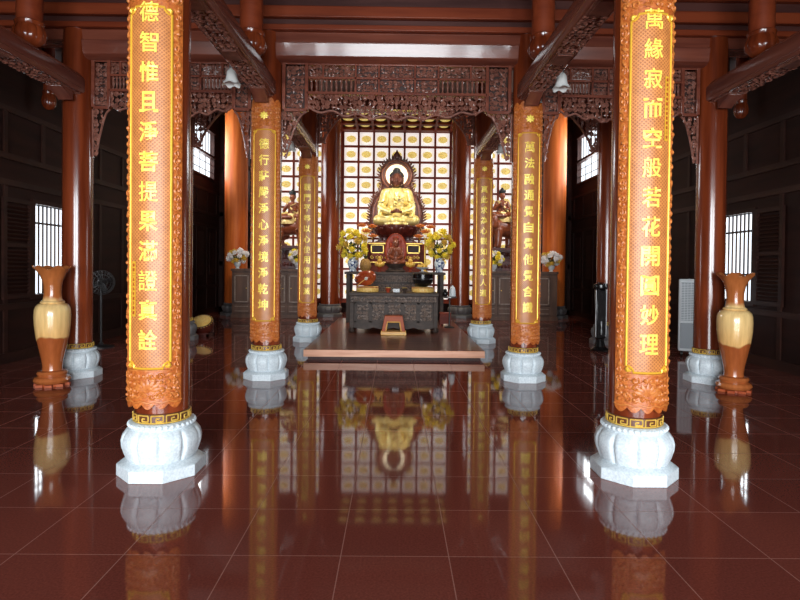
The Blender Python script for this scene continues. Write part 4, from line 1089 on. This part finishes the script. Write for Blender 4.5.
def lion_prims():
    P = [('c',(-.34,0,.5),.2,(.3,0,.54),.22), ('c',(.3,0,.56),.22,(.5,0,.7),.2), ('e',(.62,0,.82),(.18,.17,.17)), ('e',(.76,0,.76),(.1,.1,.085)), ('e',(.8,0,.71),(.07,.085,.045)),
         ('e',(.84,0,.79),(.03,.05,.03)), ('e',(.62,.14,.96),(.04,.05,.05)), ('e',(.62,-.14,.96),(.04,.05,.05)), ('e',(.74,.07,.86),(.025,.03,.025)), ('e',(.74,-.07,.86),(.025,.03,.025))]
    for s in (-1, 1):
        P += [('c',(.36,s*.13,.5),.11,(.4,s*.15,.24),.075), ('c',(.4,s*.15,.24),.07,(.41,s*.15,.06),.06), ('e',(.46,s*.15,.045),(.1,.075,.045)),
              ('c',(-.36,s*.13,.5),.15,(-.26,s*.16,.3),.11), ('c',(-.26,s*.16,.3),.09,(-.4,s*.16,.2),.06), ('c',(-.4,s*.16,.2),.055,(-.38,s*.16,.05),.05), ('e',(-.32,s*.16,.04),(.1,.07,.04))]
    P.append(('l', [(-.5,0,.58),(-.62,0,.7),(-.64,0,.86),(-.56,0,.96)], .04)); P.append(('e',(-.55,0,1.0),(.07,.06,.09)))
    r = random.Random(5)
    for i in range(46):
        a = r.uniform(0,2*PI); q = r.uniform(.13,.24); P.append(('e',(.5-.1*r.random()+.08*math.cos(a), q*math.sin(a), .78+q*math.cos(a)*1.05),(.055,.05,.055)))
    return P
def elephant_prims():
    P = [('c',(-.28,0,.58),.28,(.26,0,.6),.27), ('e',(.56,0,.78),(.21,.19,.23)), ('e',(.52,0,.95),(.13,.13,.09))]
    tr = [(.7,0,.74),(.82,0,.62),(.86,0,.46),(.84,0,.3),(.88,0,.18),(.96,0,.16)]; rs = [.13,.105,.085,.07,.06,.05]
    for i in range(5): P.append(('c', tr[i], rs[i], tr[i+1], rs[i+1]))
    for s in (-1, 1):
        P += [('e',(.46,s*.24,.74),(.12,.045,.2)), ('e',(.68,s*.14,.82),(.025,.02,.025)),
              ('c',(.28,s*.16,.5),.13,(.3,s*.16,.07),.1), ('e',(.31,s*.16,.05),(.115,.105,.05)), ('c',(-.32,s*.16,.5),.14,(-.3,s*.16,.07),.1), ('e',(-.29,s*.16,.05),(.115,.105,.05))]
    P.append(('l', [(-.56,0,.72),(-.62,0,.6),(-.62,0,.42)], .025))
    return P
lion_me = fuse(lion_prims(), .018, 3, 'mount'); ele_me = fuse(elephant_prims(), .018, 3, 'mount')
for m_ in (lion_me, ele_me): m_.materials.append(M['statue_wood'])
def mounted(s):
    an = 'lion' if s < 0 else 'elephant'
    px = 3.02 if s < 0 else 3.12
    t = thing('mounted_statue', 'red-brown wooden statue of a crowned figure riding ' + ('a lion' if s < 0 else 'an elephant') + ' on the side altar', 'statue', (s*px, 16.59, CZ))
    pd = MB().box(-.36,.36,-.16,.16,0,.08); pd.box(-.32,.32,-.15,.15,.08,.2)
    for k in range(7): pd.ball((-.3+k*.1,-.13,.14), (.05,.05,.07), 8, 6)
    pd.box(-.36,.36,-.16,.16,.2,.24); pd.box(-.3,.3,-.14,.14,.24,.6); pd.box(-.62,.62,-.3,.3,.6,.68); pd.merge(carve(-.27,.27,.28,.56,.08,.014,31+s,y=-.14))
    obj('pedestal', pd, M['throne'], t, bevel=.006)
    rz = rad(-150) if s > 0 else rad(-40)
    if s < 0: mo_ = obj('mount', lion_me, M['statue_wood'], t, (-.06,.05,.68), (0,0,rad(-24)))
    else: mo_ = obj('mount', ele_me, M['statue_wood'], t, (.06,.05,.68), (0,0,rad(-156)))
    bz = 1.46 if s < 0 else 1.58
    sd_ = MB().lathe([(.3,-.17),(.31,-.12),(.26,-.02),(.2,.0),(.01,.01)], 28)
    obj('saddle_cloth', sd_, M['statue_gilt'], mo_, (-.02,0,bz-.68+.02))
    if s > 0:
        tk = MB()
        for q in (-1, 1): tk.tube([(.7,q*.1,.68),(.84,q*.13,.58),(.94,q*.12,.62)], [.028,.022,.008], 8)
        obj('tusks', tk, M['ivory'], mo_)
    bo = obj('body', rider_me, M['statue_wood'], t, (.0,0,bz), (0,0,rad(8*s)))
    cw = MB().lathe([(.092,.71),(.096,.73),(.092,.76),(.06,.8),(.045,.84),(.02,.87)], 20)
    for k in range(7):
        a = -PI/2+(k-3)*.45; w = MB(); leaf(w, 0, 0, .05, .022, PI/2); cw.merge(w, Matrix.Translation((.095*math.cos(a), .095*math.sin(a), .775)) @ Matrix.Rotation(a+PI/2, 4, 'Z'))
    obj('crown', cw, M['hair'], bo); 
    dt = MB().ball((0,-.1,.8),.02,8,6)
    obj('hair', MB().ball((0,.025,.66), (.095,.085,.105), 14, 10), M['hair'], bo)
    sh = MB(); sh.tube([(-.15,-.04,.47),(-.1,-.13,.4),(0,-.165,.3),(.1,-.15,.2),(.18,-.09,.13)], .03, 8)
    sh.tube([(-.2,.0,.46),(0,.09,.48),(.2,0,.46),(.26,-.08,.3),(.2,-.2,.12),(.17,-.26,-.08)], .026, 8); sh.tube([(.13,-.03,.47),(.08,-.12,.42),(0,-.145,.38),(-.08,-.12,.42),(-.13,-.03,.47)], .014, 6)
    obj('scarf', sh, M['statue_gilt'], bo)
    obj('skirt', MB().lathe([(.2,-.04),(.21,.0),(.17,.1),(.145,.16)], 24, mod=lambda r,z,a,i:(r*(1+.04*math.cos(9*a)), z)), M['statue_gilt'], bo)
    return t
for s in (-1, 1): mounted(s)
wvp = [(.06,0),(.065,.01),(.04,.03),(.09,.1),(.1,.16),(.07,.21),(.08,.24)]
def side_flowers(x, lb, mats, seed): bouquet('flower_vase', lb, x, 16.17, CZ, wvp, M['white_vase'], .22, .25, 24, mats, .085, seed, 'flower vases on the side altars', .5)
side_flowers(-4.5, 'white and ochre blossoms at the outer side altar end ' + DRUM, ['white_flower','gold_flower','white_flower'], 11)
side_flowers(-2.78, 'vase of pale flowers on the inner end of side altar, by the lion statue', ['white_flower','yellow_flower'], 12)
side_flowers(4.48, 'white and ochre blossoms at the outer side altar end ' + COOL, ['white_flower','gold_flower','white_flower'], 13)
side_flowers(2.82, 'vase of pale flowers on the inner end of side altar, by the elephant statue', ['white_flower','yellow_flower'], 14)

# ------------------------------------------------------------------ things on the floor
def big_vase(x, y, rz, label):
    t = thing('floor_vase', label, 'vase', (x, y, 0), rz, 'tall turned wooden floor vases'); t.scale = (.97,.97,.97)
    pr = [(.118,.185),(.112,.24),(.125,.33),(.155,.47),(.185,.62),(.203,.77),(.207,.88),(.203,.96),(.19,1.0),(.165,1.03),(.135,1.045)]
    obj('vase_body', MB().lathe(pr, 56), M['vase'], t)
    obj('foot', MB().lathe([(.17,.03),(.2,.045),(.215,.075),(.2,.11),(.165,.125),(.16,.13),(.17,.14),(.178,.16),(.165,.185),(.13,.195)], 56), M['vase'], t)
    b = MB()
    for k in range(8):
        a = k*PI/4; b.box(.16*math.cos(a)-.04, .16*math.cos(a)+.04, .16*math.sin(a)-.04, .16*math.sin(a)+.04, 0, .03)
    b.lathe([(.15,.0),(.15,.032)], 24)
    obj('foot_slab', b, M['orange_wood'], t)
    obj('neck_ring', MB().lathe([(.13,1.04),(.142,1.055),(.13,1.072),(.115,1.078)], 48), M['vase'], t)
    def mod(r, z, a, i):
        w = max(0, (z-1.34)/.17); return r*(1+.07*w*math.cos(6*a)), z + .028*w*math.cos(6*a)
    prof = [(.115,1.07),(.105,1.11),(.098,1.18),(.102,1.26),(.118,1.34),(.15,1.42),(.195,1.48),(.215,1.497)]
    nk = MB().lathe(prof, 72, mod=mod, cap=False); nk.lathe([(r-.012, z) for r, z in prof][::-1], 72, mod=mod, cap=False)
    nk.lathe([(.203,1.497),(.215,1.497)], 72, mod=mod, cap=False)
    obj('flared_neck', nk, M['vase'], t)
big_vase(-4.22, 7.0, .3, 'tall two-tone wooden vase with wavy flared mouth ' + DRUM)
big_vase(4.24, 7.0, .9, 'tall two-tone wooden vase with wavy flared mouth ' + COOL)

t = thing('air_cooler', 'white air cooler with grille behind the column and vase', 'air cooler', (5.24, 9.85, 0), rad(-26))
obj('housing', MB().box(-.24,.24,-.17,.17,.09,1.34), M['white_plastic'], t, bevel=.02)
obj('lower_panel', MB().box(-.21,.21,-.185,-.17,.14,.58), M['grey_plastic'], t, bevel=.008)
gr = MB()
for k in range(22): gr.box(-.2,.2,-.19,-.172,.64+k*.029,.652+k*.029)
for k in range(9): gr.box(-.2+k*.05-.004,-.2+k*.05+.004,-.195,-.172,.63,1.28)
obj('grille', gr, M['white_plastic'], t)
obj('grille_back', MB().box(-.205,.205,-.176,-.17,.625,1.285), M['grey_plastic'], t)
for a in (-1,1):
    for b in (-1,1): obj('caster', MB().tube([(a*.18-.012,b*.12,.045),(a*.18+.012,b*.12,.045)], .045, 14).box(a*.18-.02,a*.18+.02,b*.12-.01,b*.12+.01,.04,.1), M['black_plastic'], t)

t = thing('pedestal_fan', 'black pedestal fan in the dark aisle behind the vase', 'fan', (-5.28, 10.2, 0), rad(35))
obj('fan_base', MB().lathe([(.22,0),(.22,.02),(.05,.05),(.03,.09)], 28), M['black_plastic'], t)
obj('fan_pole', MB().lathe([(.018,.06),(.018,1.05)], 14), M['black_plastic'], t)
cg = MB()
for yy, r_ in ((-.07,.14),(-.085,.08),(0,.215),(-.05,.19),(.05,.19)): cg.tube([(r_*math.cos(a*PI/16), yy-.05, 1.17+r_*math.sin(a*PI/16)) for a in range(32)], .006, 5, True)
for k in range(20):
    a = k*PI/10; cg.tube([(.03*math.cos(a),-.14,1.17+.03*math.sin(a)),(.15*math.cos(a),-.125,1.17+.15*math.sin(a)),(.215*math.cos(a),-.05,1.17+.215*math.sin(a)),(.15*math.cos(a),.02,1.17+.15*math.sin(a))], .0035, 4)
obj('fan_cage', cg, M['black_plastic'], t)
for k in range(4):
    a = k*PI/2+.3; q = MB(); q.ball((.1,0,0), (.09,.055,.008), 10, 6)
    b = MB(); b.merge(q, Matrix.Translation((0,-.07,1.17)) @ Matrix.Rotation(-a, 4, 'Y') @ Matrix.Rotation(PI/2, 4, 'X') @ Matrix.Rotation(.4, 4, 'X')); obj('fan_blade', b, M['black_plastic'], t)
obj('motor', MB().ball((0,.02,1.17), (.07,.1,.07), 14, 10), M['black_plastic'], t)

t = thing('floor_stand', 'slim black upright stand with rounded head beside the dark aisle column', 'stand', (3.78, 10.35, 0))
obj('stand_base', MB().lathe([(.16,0),(.17,.03),(.1,.08),(.07,.2),(.09,.24)], 24), M['black'], t)
obj('stand_body', MB().box(-.085,.085,-.07,.07,.24,1.12), M['black'], t, bevel=.012)
obj('stand_head', MB().lathe([(.08,1.11),(.12,1.14),(.13,1.18),(.12,1.23),(.05,1.26)], 24), M['black'], t)
obj('side_rod', MB().tube([(-.095,-.05,.26),(-.095,-.05,1.12)], .012, 8).tube([(.095,-.05,.26),(.095,-.05,1.12)], .012, 8), M['grey_metal'], t)
fp = MB(); fp.lathe([(.012,.3),(.02,.36),(.008,.42),(.02,.5),(.012,.55)], 12, (0,-.075,0)); obj('front_ornament', fp, M['grey_metal'], t)

# gold-topped low drum tilted on a cradle
t = thing('floor_drum', 'round drum with a gold top tilted on the floor deep in the aisle', 'drum', (-4.1, 12.05, 0), 0)
dr = MB().lathe([(.16,-.13),(.225,-.1),(.25,-.03),(.245,.05),(.225,.09),(.21,.095)], 40)
Rm = Matrix.Translation((0,0,.235)) @ Matrix.Rotation(rad(32), 4, 'X')
q = MB(); q.merge(dr, Rm); obj('drum_shell', q, M['throne'], t)
tp = MB().lathe([(.215,.09),(.2,.1),(.1,.106),(.01,.108)], 36); q = MB(); q.merge(tp, Rm); obj('drum_top', q, M['cushion_gold'], t)
st_ = MB()
for k in range(24): a = k*PI/12; st_.ball((.232*math.cos(a), .232*math.sin(a), .08), .011, 6, 5)
q = MB(); q.merge(st_, Rm); obj('drum_studs', q, M['gilt'], t)
obj('cradle', MB().box(-.2,.2,-.2,-.14,0,.07).box(-.2,.2,.12,.18,0,.16).box(-.2,-.15,-.2,.18,0,.05).box(.15,.2,-.2,.18,0,.05), M['throne'], t)

# ------------------------------------------------------------------ light
w = bpy.data.worlds.new('daylight'); sc.world = w; w.use_nodes = True
bg = w.node_tree.nodes['Background']; bg.inputs['Color'].default_value = (.86,.93,1,1); bg.inputs['Strength'].default_value = 1.7
def area(name, loc, rot, sx, sy, power, colr):
    l = bpy.data.lights.new(name, 'AREA'); l.shape = 'RECTANGLE'; l.size = sx; l.size_y = sy; l.energy = power; l.color = colr
    o = bpy.data.objects.new(name, l); col.objects.link(o); o.location = loc; o.rotation_euler = rot; return o
DAY = (.9,.96,1)
area('door_daylight', (0,-9.5,2.2), (rad(90),0,0), 13, 4.4, 4300, DAY)
for s in (-1, 1):
    area('window_daylight', (s*(WX+.3), 9.65, 1.73), (0, rad(90)*s, 0), 1.4, 1.1, 40, DAY)
    area('clerestory_daylight', (s*(WX+.3), 15.7, 4.95), (0, rad(90)*s, 0), 1.4, 4.4, 260, DAY)
sp = bpy.data.lights.new('altar_fill_spot', 'SPOT'); sp.energy = 800; sp.color = (1,.9,.7); sp.spot_size = rad(50); sp.spot_blend = .6; sp.shadow_soft_size = .12  # added warm spot that brightens the gold figure; no fitting built
o = bpy.data.objects.new('altar_fill_spot', sp); col.objects.link(o); o.location = (0, 13.6, 5.9)
o.rotation_euler = (Vector((0,16.2,3.2)) - Vector(o.location)).to_track_quat('-Z','Y').to_euler()

for s in (-1, 1):
    o = bpy.data.objects.new('side_altar_fill_spot', sp.copy()); o.data.energy = 500; col.objects.link(o); o.location = (s*3.0, 13.4, 5.9)  # added spots to lift the side altars, without fittings
    o.rotation_euler = (Vector((s*3.1,16.3,2.4)) - Vector(o.location)).to_track_quat('-Z','Y').to_euler()
sp2 = sp.copy(); sp2.energy = 520; sp2.spot_size = rad(64); sp2.spot_blend = 1
o = bpy.data.objects.new('offering_fill_spot', sp2); col.objects.link(o); o.location = (0, 12.6, 5.7)  # added spot brightening flowers and offerings, no lamp body
o.rotation_euler = (Vector((0,13.2,1.5)) - Vector(o.location)).to_track_quat('-Z','Y').to_euler()
# ------------------------------------------------------------------ camera
cam = bpy.data.cameras.new('camera'); co = bpy.data.objects.new('camera', cam); col.objects.link(co)
cam.sensor_width = 36; cam.lens = 565/800*36; cam.shift_y = -25/800; cam.clip_end = 100
co.location = (0,0,1.5)
PITCH, YAW, ROLL = -.8, .5, .6
F = Matrix.Rotation(rad(-YAW), 4, 'Z') @ Matrix.Rotation(rad(90+PITCH), 4, 'X') @ Matrix.Rotation(rad(ROLL), 4, 'Z')
co.rotation_euler = F.to_euler()
sc.camera = co
sc.view_settings.view_transform = 'Standard'; sc.view_settings.look = 'None'; sc.view_settings.exposure = 0; sc.view_settings.gamma = 1
sc.view_settings.use_curve_mapping = False
sc.cycles.max_bounces = 6; sc.cycles.diffuse_bounces = 3; sc.cycles.glossy_bounces = 4; sc.cycles.sample_clamp_indirect = 6
sc.cycles.caustics_reflective = False; sc.cycles.caustics_refractive = False
sc.cycles.use_denoising = True
